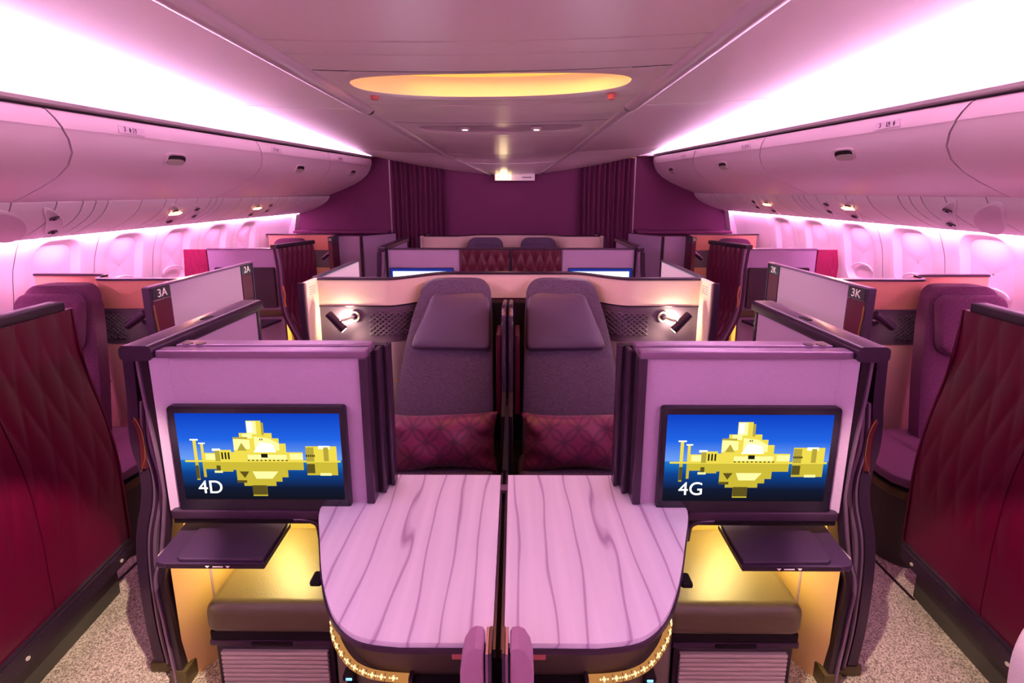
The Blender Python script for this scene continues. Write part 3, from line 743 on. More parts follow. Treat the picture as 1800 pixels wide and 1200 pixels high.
# ------------------------------------------------------------------ nearest centre suites, 4D and 4G
for s in (-1, 1):
    W = SIDES[s]['w']; C = SIDES[s]['C']; me4 = '4' + C
    # --- partition carrying the screen
    t = thing('monitor_partition', f'pink fabric partition holding the {me4} screen', 'partition', (s * 0.7, 1.36, 0))
    B(s).box(0.425, 1.0, 1.340, 1.372, 0.70, 1.198, 0.002).link('fabric_panel', 'fabric_pink', t)
    B(s).box(0.425, 1.0, 1.346, 1.372, 0.0, 0.70).link('base_panel', 'trim_deep', t) if False else None
    r = B(s); r.box(0.405, 1.03, 1.328, 1.372, 1.198, 1.222, 0.004); r.link('top_rail', 'trim_lilac', t)
    r = B(s); r.box(0.405, 1.00, 1.376, 1.425, 1.198, 1.226, 0.004); r.link('rear_rail', 'trim_lilac', t)
    B(s).box(0.402, 0.428, 1.326, 1.374, 0.722, 1.200, 0.004).link('end_frame', 'trim_dark', t)
    for k, (a, y) in enumerate(((0.385, 1.385), (0.366, 1.425))):
        p = B(s); p.box(a, 0.98, y, y + 0.03, 0.722, 1.206 + 0.004 * k, 0.004); p.link('sliding_panel', 'trim_deep', t)
        p = B(s); p.box(a - 0.004, a + 0.010, y - 0.004, y + 0.034, 0.722, 1.21, 0.003); p.link('panel_edge', 'trim_dark', t)
    B(s).prism([(1.0, 1.342), (1.046, 1.322), (1.056, 1.335), (1.0, 1.37)], lambda p, q, h: (p, q, h), 0.700, 1.200).link('corner_post', 'fabric_pink', t)
    B(s).box(0.575, 1.04, 1.312, 1.376, 0.676, 0.706, 0.006).link('ledge', 'trim_dark', t)
    B(s).box(0.585, 1.04, 1.320, 1.376, 0.655, 0.678, 0.004).link('ledge_channel', 'trim_black', t)
    B(s).tube([(x, 1.33, z) for x, z in spline([(0.66, 0.668), (0.61, 0.664), (0.586, 0.648), (0.58, 0.60)], 4)], 0.012, 10).link('curved_bracket', 'trim_dark', t)
    for k, x in enumerate((0.93, 0.97)):
        g = B(s); g.disc((x, 1.388 + 0.0, 1.2262), (0, 0, 1), 0.014, 0.0015, 18); g.link('release_button', 'trim_dark', t)
    mull = [(1.12, 0.02), (1.132, 0.25), (1.139, 0.42), (1.105, 0.53), (1.072, 0.70), (1.064, 0.77), (1.072, 0.92), (1.084, 1.08), (1.088, 1.205)]
    B(s).ribbon(mull, 0.036, 1.345, 1.40).link('curved_post', 'trim_deep', t)
    B(s).ribbon([(a + 0.008, z) for a, z in mull], 0.008, 1.338, 1.346).link('post_highlight', 'trim_lilac', t)
    B(s).box(1.09, 1.15, 1.34, 1.42, 0.0, 0.07, 0.006).link('post_foot', 'bronze', t)
    television(s, 0.475, 1.012, 0.704, 1.052, 1.340, f'lit screen with white seat number {me4} and a glowing building', 'picture_sky', seat=me4)
    # --- aisle wall behind it
    t = thing('aisle_wall', f'short lilac wall with rounded rail leading away from the {me4} screen', 'partition', (s * 1.08, 1.7, 0))
    B(s).box(1.050, 1.085, 1.46, 1.925, 0.0, 1.195, 0.004).link('wall_panel', 'fabric_pink', t)
    r = B(s); r.loft([[(x, y, z) for x, z in rrect(1.032, 1.128, 1.193, 1.240, 0.016, 4)] for y in (1.318, 1.324, 1.6, 1.93, 1.945)], closed=True, cap=True); r.link('top_rail', 'trim_dark', t)
    B(s).box(1.065, 1.085, 1.62, 1.67, 1.2395, 1.2420, 0.001).link('rail_catch', 'trim_black', t)
    B(s).box(1.045, 1.09, 1.918, 1.938, 0.0, 1.20, 0.003).link('end_trim', 'trim_dark', t)
    # --- sliding door stowed beside it, seen edge on
    t = thing('suite_door', f'curvy edged aisle door stowed next to the {me4} screen', 'door', (s * 1.22, 1.5, 0), 'stowed suite doors')
    B(s).ribbon(shift(DOOR, 0.017), 0.034, 1.40, 1.44).link('outer_edge', 'trim_dark', t)
    B(s).ribbon(shift(DOOR, 0.058, None, 1.18), 0.028, 1.395, 1.44).link('inner_edge', 'trim_lilac', t)
    B(s).ribbon(shift(DOOR, 0.058, None, 1.18), 0.007, 1.390, 1.396).link('edge_groove', 'trim_dark', t)
    B(s).ribbon(shift(DOOR, 0.018), 0.022, 1.44, 2.05).link('outer_leaf', 'maroon', t)
    B(s).ribbon(shift(DOOR, 0.075), 0.05, 1.415, 1.98).link('inner_leaf', 'maroon', t)
    hd = B(s).ribbon([(1.172, 0.80), (1.166, 0.85), (1.164, 0.89), (1.166, 0.93), (1.176, 0.97)], 0.018, 1.392, 1.402).link('pull_handle', 'wood_inlay', t)
    B(s).tube([(x, 1.391, z) for x, z in spline([(1.180, 0.79), (1.160, 0.84), (1.156, 0.89), (1.160, 0.94), (1.176, 0.98)], 4)], 0.0013, 6).link('handle_outline', 'gold', hd)
    B(s).box(1.17, 1.262, 1.395, 2.05, 0.0, 0.04, 0.005).link('floor_guide', 'bronze', t)
    # --- tray, footwell, ottoman, drawer
    t = thing('tray_shelf', f'dark purple pull out tray below the {me4} screen', 'tray', (s * 0.86, 1.3, 0.61))
    B(s).prism([(0.695, 1.20), (0.985, 1.198), (1.012, 1.203), (1.026, 1.218), (1.028, 1.24), (1.045, 1.375), (0.70, 1.375)], lambda p, q, h: (p, q, h), 0.600, 0.618, 0.003).link('tray', 'tray_purple', t)
    B(s).prism([(0.70, 1.204), (0.945, 1.204), (0.958, 1.212), (0.962, 1.23), (0.975, 1.37), (0.705, 1.37)], lambda p, q, h: (p, q, h), 0.618, 0.630, 0.004).link('folding_leaf', 'tray_purple', t)
    B(s).box(0.695, 0.98, 1.1965, 1.200, 0.603, 0.616).link('front_edge', 'trim_deep', t)
    for x in (0.80, 0.86):
        B(s).prism([(x - 0.006, 0.612), (x + 0.006, 0.612), (x, 0.606)], lambda p, q, h: (p, h, q), 1.1950, 1.1968).link('arrow_mark', 'white_paint', t)
    B(s).box(0.815, 0.845, 1.1955, 1.1968, 0.608, 0.611).link('caption_line', 'white_paint', t)
    B(s).box(1.00, 1.05, 1.25, 1.30, 0.555, 0.600, 0.004).link('hinge_block', 'fabric_taupe', t)
    footwell(s, 'f', 0.52, 1.075, 1.385, 1.66, f'yellow lit footwell under the {me4} screen', FOOT_W)
    t = thing('ottoman', f'olive leather footrest cushion below the {me4} screen', 'ottoman', (s * 0.73, 1.43, 0.3))
    B(s).box(0.505, 0.935, 1.245, 1.62, 0.315, 0.425, 0.035, 4).link('cushion', 'leather_olive', t)
    B(s).box(0.515, 0.93, 1.262, 1.61, 0.285, 0.318, 0.004).link('support', 'trim_black', t)
    t = thing('stowage_drawer', f'dark drawer with ribbed silver grille under the {me4} footrest', 'drawer', (s * 0.73, 1.4, 0))
    B(s).box(0.545, 0.925, 1.275, 1.60, 0.0, 0.272, 0.004).link('body', 'trim_deep', t)
    B(s).box(0.535, 0.935, 1.262, 1.30, 0.262, 0.284, 0.004).link('top_lip', 'trim_dark', t)
    g = B(s); g.box(0.67, 0.80, 1.257, 1.266, 0.266, 0.28, 0.003); g.link('finger_pull', 'trim_black', t)
    n = 13
    for k in range(n):
        z = 0.238 - k * 0.0165
        B(s).box(0.562, 0.905, 1.262, 1.277, z - 0.012, z, 0.003).link('slat', 'silver', t)
    # --- side table over the console
    OUT = [(0.012, 0.862), (0.215, 0.862), (0.285, 0.870), (0.335, 0.889), (0.385, 0.932), (0.43, 0.998), (0.468, 1.07), (0.515, 1.175), (0.555, 1.265), (0.567, 1.305), (0.567, 1.345), (0.420, 1.352), (0.415, 1.49), (0.012, 1.49)]
    OUT = OUT[:1] + spline(OUT[1:10], 4) + OUT[10:]
    def inset(pl, d): return [(max(0.014, a - d * (1 if a > 0.1 else 0)), y + d if y < 1.3 else y) for a, y in pl]
    t = thing('side_console', f'curved console with pale veined top and glowing button strip for seat {me4}', 'console table', (s * 0.28, 1.2, 0))
    B(s).prism(OUT, lambda p, q, h: (p, q, h), 0.706, 0.720, 0.0015).link('table_top', 'veined_top', t)
    B(s).prism([(a + (0.003 if a > .1 else 0), y - (0.003 if y < 1.3 else 0)) for a, y in OUT], lambda p, q, h: (p, q, h), 0.694, 0.7065).link('edge_trim', 'trim_dark', t)
    B(s).prism(inset(OUT, 0.028), lambda p, q, h: (p, q, h), 0.600, 0.695).link('recessed_band', 'cabinet_dark', t)
    low = inset(OUT, 0.016)
    B(s).prism(low, lambda p, q, h: (p, q, h), 0.0, 0.600).link('cabinet_body', 'cabinet_dark', t)
    # curved control strip along the rim
    rim = [(0.435, 1.03), (0.415, 0.985), (0.385, 0.945), (0.345, 0.908), (0.30, 0.886), (0.255, 0.877), (0.20, 0.873)]
    rim = spline(rim, 6); rows = []
    def rim_pt(i, z, o):
        p = Vector(rim[i]); a, c = Vector(rim[max(i - 1, 0)]), Vector(rim[min(i + 1, len(rim) - 1)])
        d = (c - a).normalized(); n = Vector((d.y, -d.x)) if True else None
        if n.y > 0: n = -n
        return (p.x + n.x * -o * -1, p.y + n.y * o, z)
    rows = [[rim_pt(i, 0.604, 0.004), rim_pt(i, 0.619, -0.0045), rim_pt(i, 0.6185, -0.0075), rim_pt(i, 0.604, -0.016)] for i in range(len(rim))]
    cs = B(s).loft(rows, closed=True, cap=True).link('control_strip', 'strip_glow', t)
    for k in range(11):
        i = 2 + k * 3
        if i >= len(rim) - 1: break
        a, c = Vector(rim_pt(i, 0.605, 0.0036)), Vector(rim_pt(i, 0.618, -0.0040)); e = Vector(rim_pt(i + 1, 0.6115, 0.0)); f0 = Vector(rim_pt(i, 0.6115, 0.0))
        ex = (e - f0).normalized(); ez = (c - a).normalized(); nn = ex.cross(ez); nn = nn if nn.y < 0 else -nn
        m0 = lerp(a, c, 0.5) + nn * 0.0012
        g = B(s)
        for (p, q, w2, h2) in ((0, 0, 0.0045, 0.0016), (0, 0, 0.0016, 0.0050), (0.0085, 0, 0.0016, 0.0016), (-0.0085, 0, 0.0016, 0.0016)):
            cc = m0 + ex * p + ez * q
            g.loft([[cc + ex * u * w2 + ez * v * h2 + nn * h3 for u, v in ((-1, -1), (1, -1), (1, 1), (-1, 1))] for h3 in (-0.0008, 0.0008)], closed=True, cap=True)
        g.link('button_icon', 'icon_glow', cs, smooth=False)
        if k < 10:
            q0, q1 = Vector(rim_pt(i + 1, 0.604, 0.0045)), Vector(rim_pt(i + 1, 0.619, -0.004))
            B(s).tube([q0 + Vector((0, -0.0006, 0)), q1 + Vector((0, -0.0006, 0))], 0.0009, 4).link('button_divider', 'trim_deep', cs)
    B(s).box(0.075, 0.19, 0.852, 0.885, 0.30, 0.612, 0.004).link('literature_box', 'trim_black', t)
    B(s).box(0.19, 0.20, 0.862, 0.884, 0.60, 0.624, 0.003).link('strip_end', 'trim_deep', t)
    B(s).box(0.055, 0.105, 0.885, 0.893, 0.650, 0.684, 0.001).link('red_tag', 'tag_red', t)
    for k, (x, y, z, m) in enumerate(((0.352, 0.929, 0.57, 'usb_blue'), (0.345, 0.924, 0.548, 'usb_green'))):
        B(s).box(x - 0.016, x + 0.012, y - 0.022, y + 0.008, z - 0.007, z + 0.007, 0.002).link('socket', 'trim_black', t)
        B(s).box(x - 0.010, x + 0.004, y - 0.0235, y - 0.021, z - 0.004, z + 0.002, 0.001).link('socket_light', m, t)
    B(s).box(0.462, 0.492, 1.045, 1.085, 0.684, 0.700, 0.006, 3).link('release_latch', 'trim_black', t)
    # --- padded upright beside the centre line, at the near end of the console
    t = thing('armrest', f'pink padded upright armrest end nearest the viewer on the {me4} side', 'armrest', (s * 0.045, 0.8, 0))
    prof = [(0.026, 0.10), (0.074, 0.10), (0.0755, 0.60), (0.074, 0.735), (0.068, 0.765), (0.057, 0.785), (0.043, 0.792), (0.030, 0.789), (0.026, 0.78)]
    B(s).prism(prof, lambda p, q, h: (p, h, q), 0.785, 0.838, 0.004).link('pad', 'pad_pink', t)
    for k, x in enumerate((0.013, 0.0195)):
        B(s).box(x - 0.003, x + 0.0032, 0.780, 0.842, 0.0, 0.785 - k * 0.002, 0.001).link('side_strip', 'trim_lilac' if k else 'trim_dark', t)
    B(s).box(0.015, 0.07, 0.785, 0.838, 0.0, 0.12).link('foot', 'trim_deep', t)
    # rounded pale wing of the row behind, cut by the lower picture corner
    t = thing('seat_wing', f'pale lilac rounded seat wing cut by the lower {W} picture corner', 'seat wing', (s * 1.3, 0.9, 0))
    WP = spline([(1.33, 0.0), (1.275, 0.2), (1.235, 0.42), (1.218, 0.56), (1.222, 0.64), (1.245, 0.70), (1.30, 0.735), (1.40, 0.74)], 5)
    B(s).loft([[(a + q * 0.012, y, z - q * 0.012) for a, z in WP] for y, q in ((0.70, 0), (0.945, 0), (0.953, 0.4), (0.956, 1.0))] + [[(a + 0.05, 0.95, z - 0.05) for a, z in WP]]).link('padded_face', 'fabric_pink', t)
    B(s).box(1.34, 1.44, 0.6, 0.93, 0.0, 0.66, 0.01).link('support', 'trim_deep', t)
# ---- centre track between the two tables
t = thing('divider_track', 'dark slotted track running between the two pale tables', 'track', (0, 1.2, 0))
B().box(-0.0105, 0.0105, 0.845, 1.50, 0.0, 0.700).link('core', 'trim_black', t)
for x in (-0.0082, 0.0082): B().box(x - 0.0032, x + 0.0032, 0.845, 1.50, 0.700, 0.722, 0.001).link('rail', 'trim_dark', t)
B().box(-0.012, 0.012, 1.40, 1.43, 0.7205, 0.7235, 0.001).link('end_plate', 'trim_lilac', t)
B().disc((0, 1.39, 0.7165), (0, 0, 1), 0.0052, 0.006, 16).link('keyhole', 'trim_black', t)

# ------------------------------------------------------------------ seats facing the camera and their wrap-around wall
def seat_wall(dy, half, row, lamps=True, zoff=0.0):
    lab = 'nearer' if row == 3 else 'farther'
    t = thing('seat_surround', f'{lab} curved pink padded wall wrapping behind the two facing centre seats', 'seat surround', (0, 2.7 + dy, 0))
    k = half / 1.06
    def yc(a): return lerp(2.585, 2.79, 1 - sstep(0.36 * k, 0.68 * k, abs(a))) + dy
    A = [lerp(-half, half, i / 80) for i in range(81)]
    def band(z0, z1, A_, off=0.0, th=0.03): 
        return B().loft([[(a, yc(a) + off + d, z) for d, z in ((0, z0), (0, z1), (th, z1), (th, z0))] for a in A_], closed=True, cap=True)
    band(1.066, 1.214, A).link('upper_band', 'fabric_cream', t)
    B().loft([[(a, yc(a) + q[0], q[1]) for a in A] for q in ((-0.006, 1.212), (-0.008, 1.218), (-0.002, 1.224), (0.035, 1.224), (0.036, 1.212))]).link('top_trim', 'trim_dark', t)
    B().loft([[(a, yc(a) + q[0], q[1]) for a in A] for q in ((-0.004, 1.060), (-0.006, 1.066), (0.01, 1.070))]).link('band_piping', 'trim_dark', t)
    for s in (-1, 1):
        As = [lerp(0.10, half, i / 50) * s for i in range(51)]
        lb = band(0.852, 1.064, As, 0.002).link('leather_band', 'leather_band', t)
        # lower shell sweeps down and inwards
        rows = []
        for i in range(10):
            f = i / 9; z = lerp(0.850, 0.02, f)
            front = [(a * (1 - 0.10 * f), yc(a) - 0.004 - 0.34 * f ** 1.3 * (1 - sstep(0.72, 0.98, abs(a))), z) for a in As]
            rows.append(front + [(x, y + 0.03, z_) for x, y, z_ in reversed(front)])
        B().loft(rows, closed=True, cap=True).link('lower_shell', 'fabric_taupe', t)
        # embossed lattice on the leather
        if row == 3:
            e = B()
            for i in range(9):
                for j in range(5):
                    a0 = 0.50 + i * 0.032; z0 = 0.985 + 0.0 - j * 0.026 + 0.04
                    for dx in (1, -1):
                        c = Vector((s * (a0 + 0.016), 0, z0 - 0.013))
                        p0, p1 = (a0 + (0 if dx > 0 else 0.03), z0), (a0 + (0.03 if dx > 0 else 0), z0 - 0.024)
                        pts = [(s * lerp(p0[0], p1[0], q), yc(lerp(p0[0], p1[0], q)) - 0.006, lerp(p0[1], p1[1], q)) for q in (0, 0.5, 1)]
                        e.tube(pts, 0.0040, 5)
            o = e.link('embossed_lattice', 'leather_band', lb); o['kind'] = 'stuff'
    for s in (-1, 1):
        nm = SIDES[s]['n']
        if lamps:
            reading_lamp(s, (0.865 * k, 2.583 + dy, 1.005), (0.985 * k, 2.515 + dy, 1.035), (0.905 * k, 2.515 + dy, 0.945), f"tilted reading lamp glowing on the {nm} side of the {lab} facing centre seats", 0.9 if row == 3 else 0)
        # aisle wing of the wall: near and far faces
        w_ = thing('aisle_wing', f"cream and lilac wing panel ending the {nm} side of the {lab} seat wall", 'partition', (s * half, 2.7 + dy, 0))
        B(s).box(half, half + 0.03, 2.44 + dy, 2.63 + dy, 0.0, 1.222, 0.005).link('near_panel', 'fabric_cream', w_)
        far_ = 3.33 + dy if row == 3 else 3.0 + dy
        B(s).box(half + 0.012, half + 0.034, 2.63 + dy, far_, 0.0, 1.216, 0.003).link('far_panel', 'fabric_pink', w_)
        B(s).box(half + 0.006, half + 0.04, 2.60 + dy, far_, 1.214, 1.228, 0.004).link('top_cap', 'trim_dark', w_)
        B(s).ribbon([(half + 0.030, 0.02), (half + 0.034, 0.4), (half + 0.02, 0.66), (half + 0.018, 0.85), (half + 0.024, 1.0), (half + 0.026, 1.222)], 0.030, 2.425 + dy, 2.447 + dy).link('curved_edge', 'trim_dark', w_)
        for q in range(4):
            B(s).box(half - 0.0012, half + 0.001, 2.475 + dy, 2.545 + dy, 1.150 + q * 0.013, 1.1535 + q * 0.013).link('vent_slot', 'fabric_taupe', w_)

def rounded_back(b, L, R, plane, th, n=16):
    """seat back: L(z), R(z) edges, plane(z)->y"""
    RT = 0.085
    zs = [lerp(0.33, 1.205 - RT, i / n) for i in range(n)] + [1.205 - RT + RT * math.sin(PI / 2 * k / 9) for k in range(10)]
    rows = []
    for z in zs:
        q = max(0.0, (z - (1.205 - RT)) / RT); sh = RT * (1 - math.sqrt(max(0.0, 1 - q * q)))
        y = plane(z); l, r = L(min(z, 1.12)) + sh, R(min(z, 1.12)) - sh; N = 20; row = []
        for k in range(N):
            a = 2 * PI * k / N; c, sn = math.cos(a), math.sin(a)
            row.append((lerp(l, r, 0.5) + math.copysign(abs(c) ** 0.35, c) * (r - l) / 2, y + 0.05 - math.copysign(abs(sn) ** 0.45, sn) * th / 2, z))
        rows.append(row)
    b.loft(rows, closed=True, cap=True)

def centre_seat(s, dy, row, full=True):
    nm = SIDES[s]['n']; sc = 1.0
    t = thing('aircraft_seat', f"grey purple tweed seat facing the viewer, {nm} one of the {'front' if row == 3 else 'far'} centre pair", 'seat', (s * 0.32, 2.2 + dy, 0), 'facing centre seats')
    pl = lambda z: 2.62 - (1.2 - z) * 0.5 + dy
    Lf = lambda z: interp([(0.33, 0.07), (0.57, 0.076), (1.0, 0.088), (1.12, 0.100), (1.165, 0.118), (1.19, 0.15), (1.205, 0.20)], z)
    Rf = lambda z: interp([(0.33, 0.60), (0.57, 0.600), (0.76, 0.582), (0.9, 0.562), (1.0, 0.541), (1.10, 0.512), (1.15, 0.492), (1.185, 0.462), (1.205, 0.42)], z)
    b = B(s); rounded_back(b, Lf, Rf, pl, 0.09, 30); b.link('backrest', 'tweed', t)
    up = Vector((0, 0.5, 1)).normalized(); n = Vector((0, -1, 0.5)).normalized()
    # headrest: trapezoid leather pad with rounded corners
    z0 = 0.845
    base = [(-0.205, 0.0), (0.205, 0.0)]
    def corner(pts, r=0.035, nseg=5):
        out = []
        for i, p in enumerate(pts):
            p = Vector(p); a = (Vector(pts[i - 1]) - p).normalized(); c = (Vector(pts[(i + 1) % len(pts)]) - p).normalized()
            for k in range(nseg + 1):
                q = k / nseg; p0, p2 = p + a * r, p + c * r
                out.append(tuple((1 - q) ** 2 * p0 + 2 * q * (1 - q) * p + q * q * p2))
        return out
    poly = corner([(0.095, 0.0), (0.528, 0.008), (0.508, 0.09), (0.425, 0.315), (0.138, 0.33), (0.098, 0.27)])
    b = B(s); b.puff(poly, (0, pl(z0) + 0.010, z0), (1, 0, 0), up, n, 0.05, 0.02); b.link('headrest', 'leather', t)
    if full:
        b = B(s); b.box(0.05, 0.62, 1.62 + dy, 2.20 + dy, 0.26, 0.40, 0.04, 4); b.link('seat_cushion', 'tweed', t)
        b = B(s); b.box(0.07, 0.60, 1.66 + dy, 2.40 + dy, 0.0, 0.27, 0.01); b.link('seat_base', 'trim_deep', t)
        b = B(s); b.box(0.50, 0.535, 1.90 + dy, 1.93 + dy, 0.392, 0.43, 0.006); bk = b.link('belt_buckle', 'silver', t)
        b = B(s); b.tube([(0.60, 2.10 + dy, 0.40), (0.57, 2.0 + dy, 0.412), (0.525, 1.92 + dy, 0.414)], 0.012, 6); b.link('seat_belt', 'fabric_taupe', t)
        b = B(s); b.disc((0.605, 2.40 + dy, 0.70), (0, -1, 0), 0.008, 0.01, 12); b.link('gold_button', 'gold', t)
    else:
        b = B(s); b.box(0.07, 0.60, 1.9 + dy, 2.40 + dy, 0.0, 0.33, 0.01); b.link('seat_base', 'trim_deep', t)
    return t

seat_wall(0.0, 1.065, 3)
for s in (-1, 1): centre_seat(s, 0.0, 3)
# scatter pillows
def pillow(s, loc, rz, rx, label):
    W_, H_, T = 0.27, 0.142, 0.062; n = 26; bm = B()
    def P(u, v, side):
        q = (1 - abs(u) ** 3.2) * (1 - abs(v) ** 3.0); h = T * max(0, q) ** 0.55
        wob = 0.007 * math.sin(7 * u + 3 * v) * q + 0.012 * math.exp(-((abs(u) - 0.85) / 0.12) ** 2) * math.sin(9 * v + 4 * u)* q ** 0.3
        x = u * W_ * (1 - 0.075 * (1 - v * v)) ; z = v * H_ * (1 - 0.17 * (1 - u * u))
        return (x, side * (h + wob) , z + 0.006 * math.sin(3 * u + 1))
    for side in (-1, 1):
        bm.loft([[P(lerp(-1, 1, i / n), lerp(-1, 1, j / n), side) for i in range(n + 1)] for j in range(n + 1)])
    bmesh.ops.remove_doubles(bm.bm, verts=bm.bm.verts, dist=0.0004); bmesh.ops.recalc_face_normals(bm.bm, faces=bm.bm.faces)
    o = bm.link('throw_pillow', 'pillow_satin', origin=(0, 0, 0))
    o.location = loc; o.rotation_euler = (rx, 0, rz)
    return setp(o, label, 'pillow', 'satin throw pillows')
pillow(-1, (-0.315, 2.085, 0.515), 0.03, -0.42, 'maroon satin pillow with circle lattice on the left facing centre seat')
pillow(1, (0.335, 2.085, 0.515), -0.03, -0.42, 'maroon satin pillow with circle lattice on the right facing centre seat')
# dark divider panels between the facing seats
t = thing('centre_divider', 'dark upright double divider standing between the two facing seats', 'divider', (0, 2.2, 0))
for s in (-1, 1):
    B(s).prism([(q, z) for q, z in [(1.95, 0.0), (2.55, 0.0), (2.55, 1.10), (2.22, 1.14), (2.17, 1.12), (2.15, 1.08), (2.12, 0.75), (1.97, 0.70)]], lambda p, q, h: (h, p, q), 0.006, 0.026, 0.003).link('panel', 'trim_deep', t)
    B(s).tube([(0.016, y, z) for y, z in spline([(2.13, 0.70), (2.14, 0.95), (2.155, 1.09), (2.175, 1.125), (2.23, 1.145), (2.5, 1.11)], 4)], 0.012, 8).link('edge_trim', 'trim_dark', t)
    B(s).box(0.036, 0.060, 2.30, 2.50, 0.55, 0.98, 0.004).link('side_pocket', 'maroon', t)
B().box(-0.008, 0.008, 1.52, 2.56, 0.0, 0.72).link('core', 'trim_black', t)
B().box(-0.13, 0.13, 2.66, 2.72, 0.0, 1.066, 0.004).link('back_filler', 'trim_black', t)
B().box(-0.072, 0.072, 1.60, 2.42, 0.0, 0.34, 0.004).link('low_filler', 'trim_black', t)

# ------------------------------------------------------------------ second pair of screens in the centre, and the far seats
Y2 = 4.10
t = thing('monitor_partition', 'far pink centre partition with two maroon quilted panels between lit screens', 'partition', (0, Y2, 0))
for s in (-1, 1):
    B(s).box(0.452, 1.075, Y2, Y2 + 0.03, 0.0, 1.215, 0.003).link('fabric_panel', 'fabric_pink', t)
    rows = [[(lerp(0.012, 0.44, i / 60), Y2 + 0.004 - 0.012 * quilt(lerp(0.012, 0.44, i / 60), z, 0.085, 0.24), z) for i in range(61)] for z in [lerp(0.5, 1.212, j / 60) for j in range(61)]]
    B(s).loft(rows).link('quilted_panel', 'maroon', t)
    B(s).box(0.012, 0.448, Y2 + 0.005, Y2 + 0.03, 0.0, 1.213).link('panel_backing', 'maroon', t)
    B(s).box(0.442, 0.452, Y2 - 0.006, Y2 + 0.032, 0.0, 1.218, 0.002).link('upright_trim', 'trim_lilac', t)
    B(s).box(0.0, 1.10, Y2 - 0.008, Y2 + 0.036, 1.213, 1.226, 0.003).link('top_rail', 'trim_dark', t)
    B(s).box(1.075, 1.092, Y2 - 0.012, Y2 + 0.034, 0.0, 1.22, 0.003).link('corner_post', 'trim_deep', t)
    nm = SIDES[s]['n']
    television(s, 0.50, 1.062, 0.70, 1.056, Y2, f'far centre screen showing blank white light on the {nm}', 'tv_white', (0.03, 0.03), (0.04, 0.03))
    a_ = thing('aisle_wall', f'far lilac aisle wall with dark rail beside the {nm} white screen', 'partition', (s * 1.12, 4.5, 0))
    B(s).box(1.095, 1.125, Y2 - 0.02, 4.95, 0.0, 1.205, 0.004).link('wall_panel', 'fabric_pink', a_)
    B(s).box(1.085, 1.150, Y2 - 0.05, 5.0, 1.20, 1.245, 0.010).link('top_rail', 'trim_dark', a_)
    B(s).ribbon([(a - 0.05 + 0.0, z) for a, z in DOOR], 0.03, Y2 - 0.05, Y2 - 0.02).link('curved_edge', 'trim_dark', a_)
    B(s).ribbon([(a - 0.09, z) for a, z in DOOR], 0.022, Y2 - 0.055, Y2 - 0.02).link('inner_edge', 'trim_lilac', a_)
B().box(-0.012, 0.012, Y2 - 0.012, Y2 + 0.03, 0.0, 1.22, 0.003).link('centre_post', 'trim_deep', t)
seat_wall(2.88, 1.02, 1, lamps=False)
for s in (-1, 1): centre_seat(s, 2.74, 1, False)
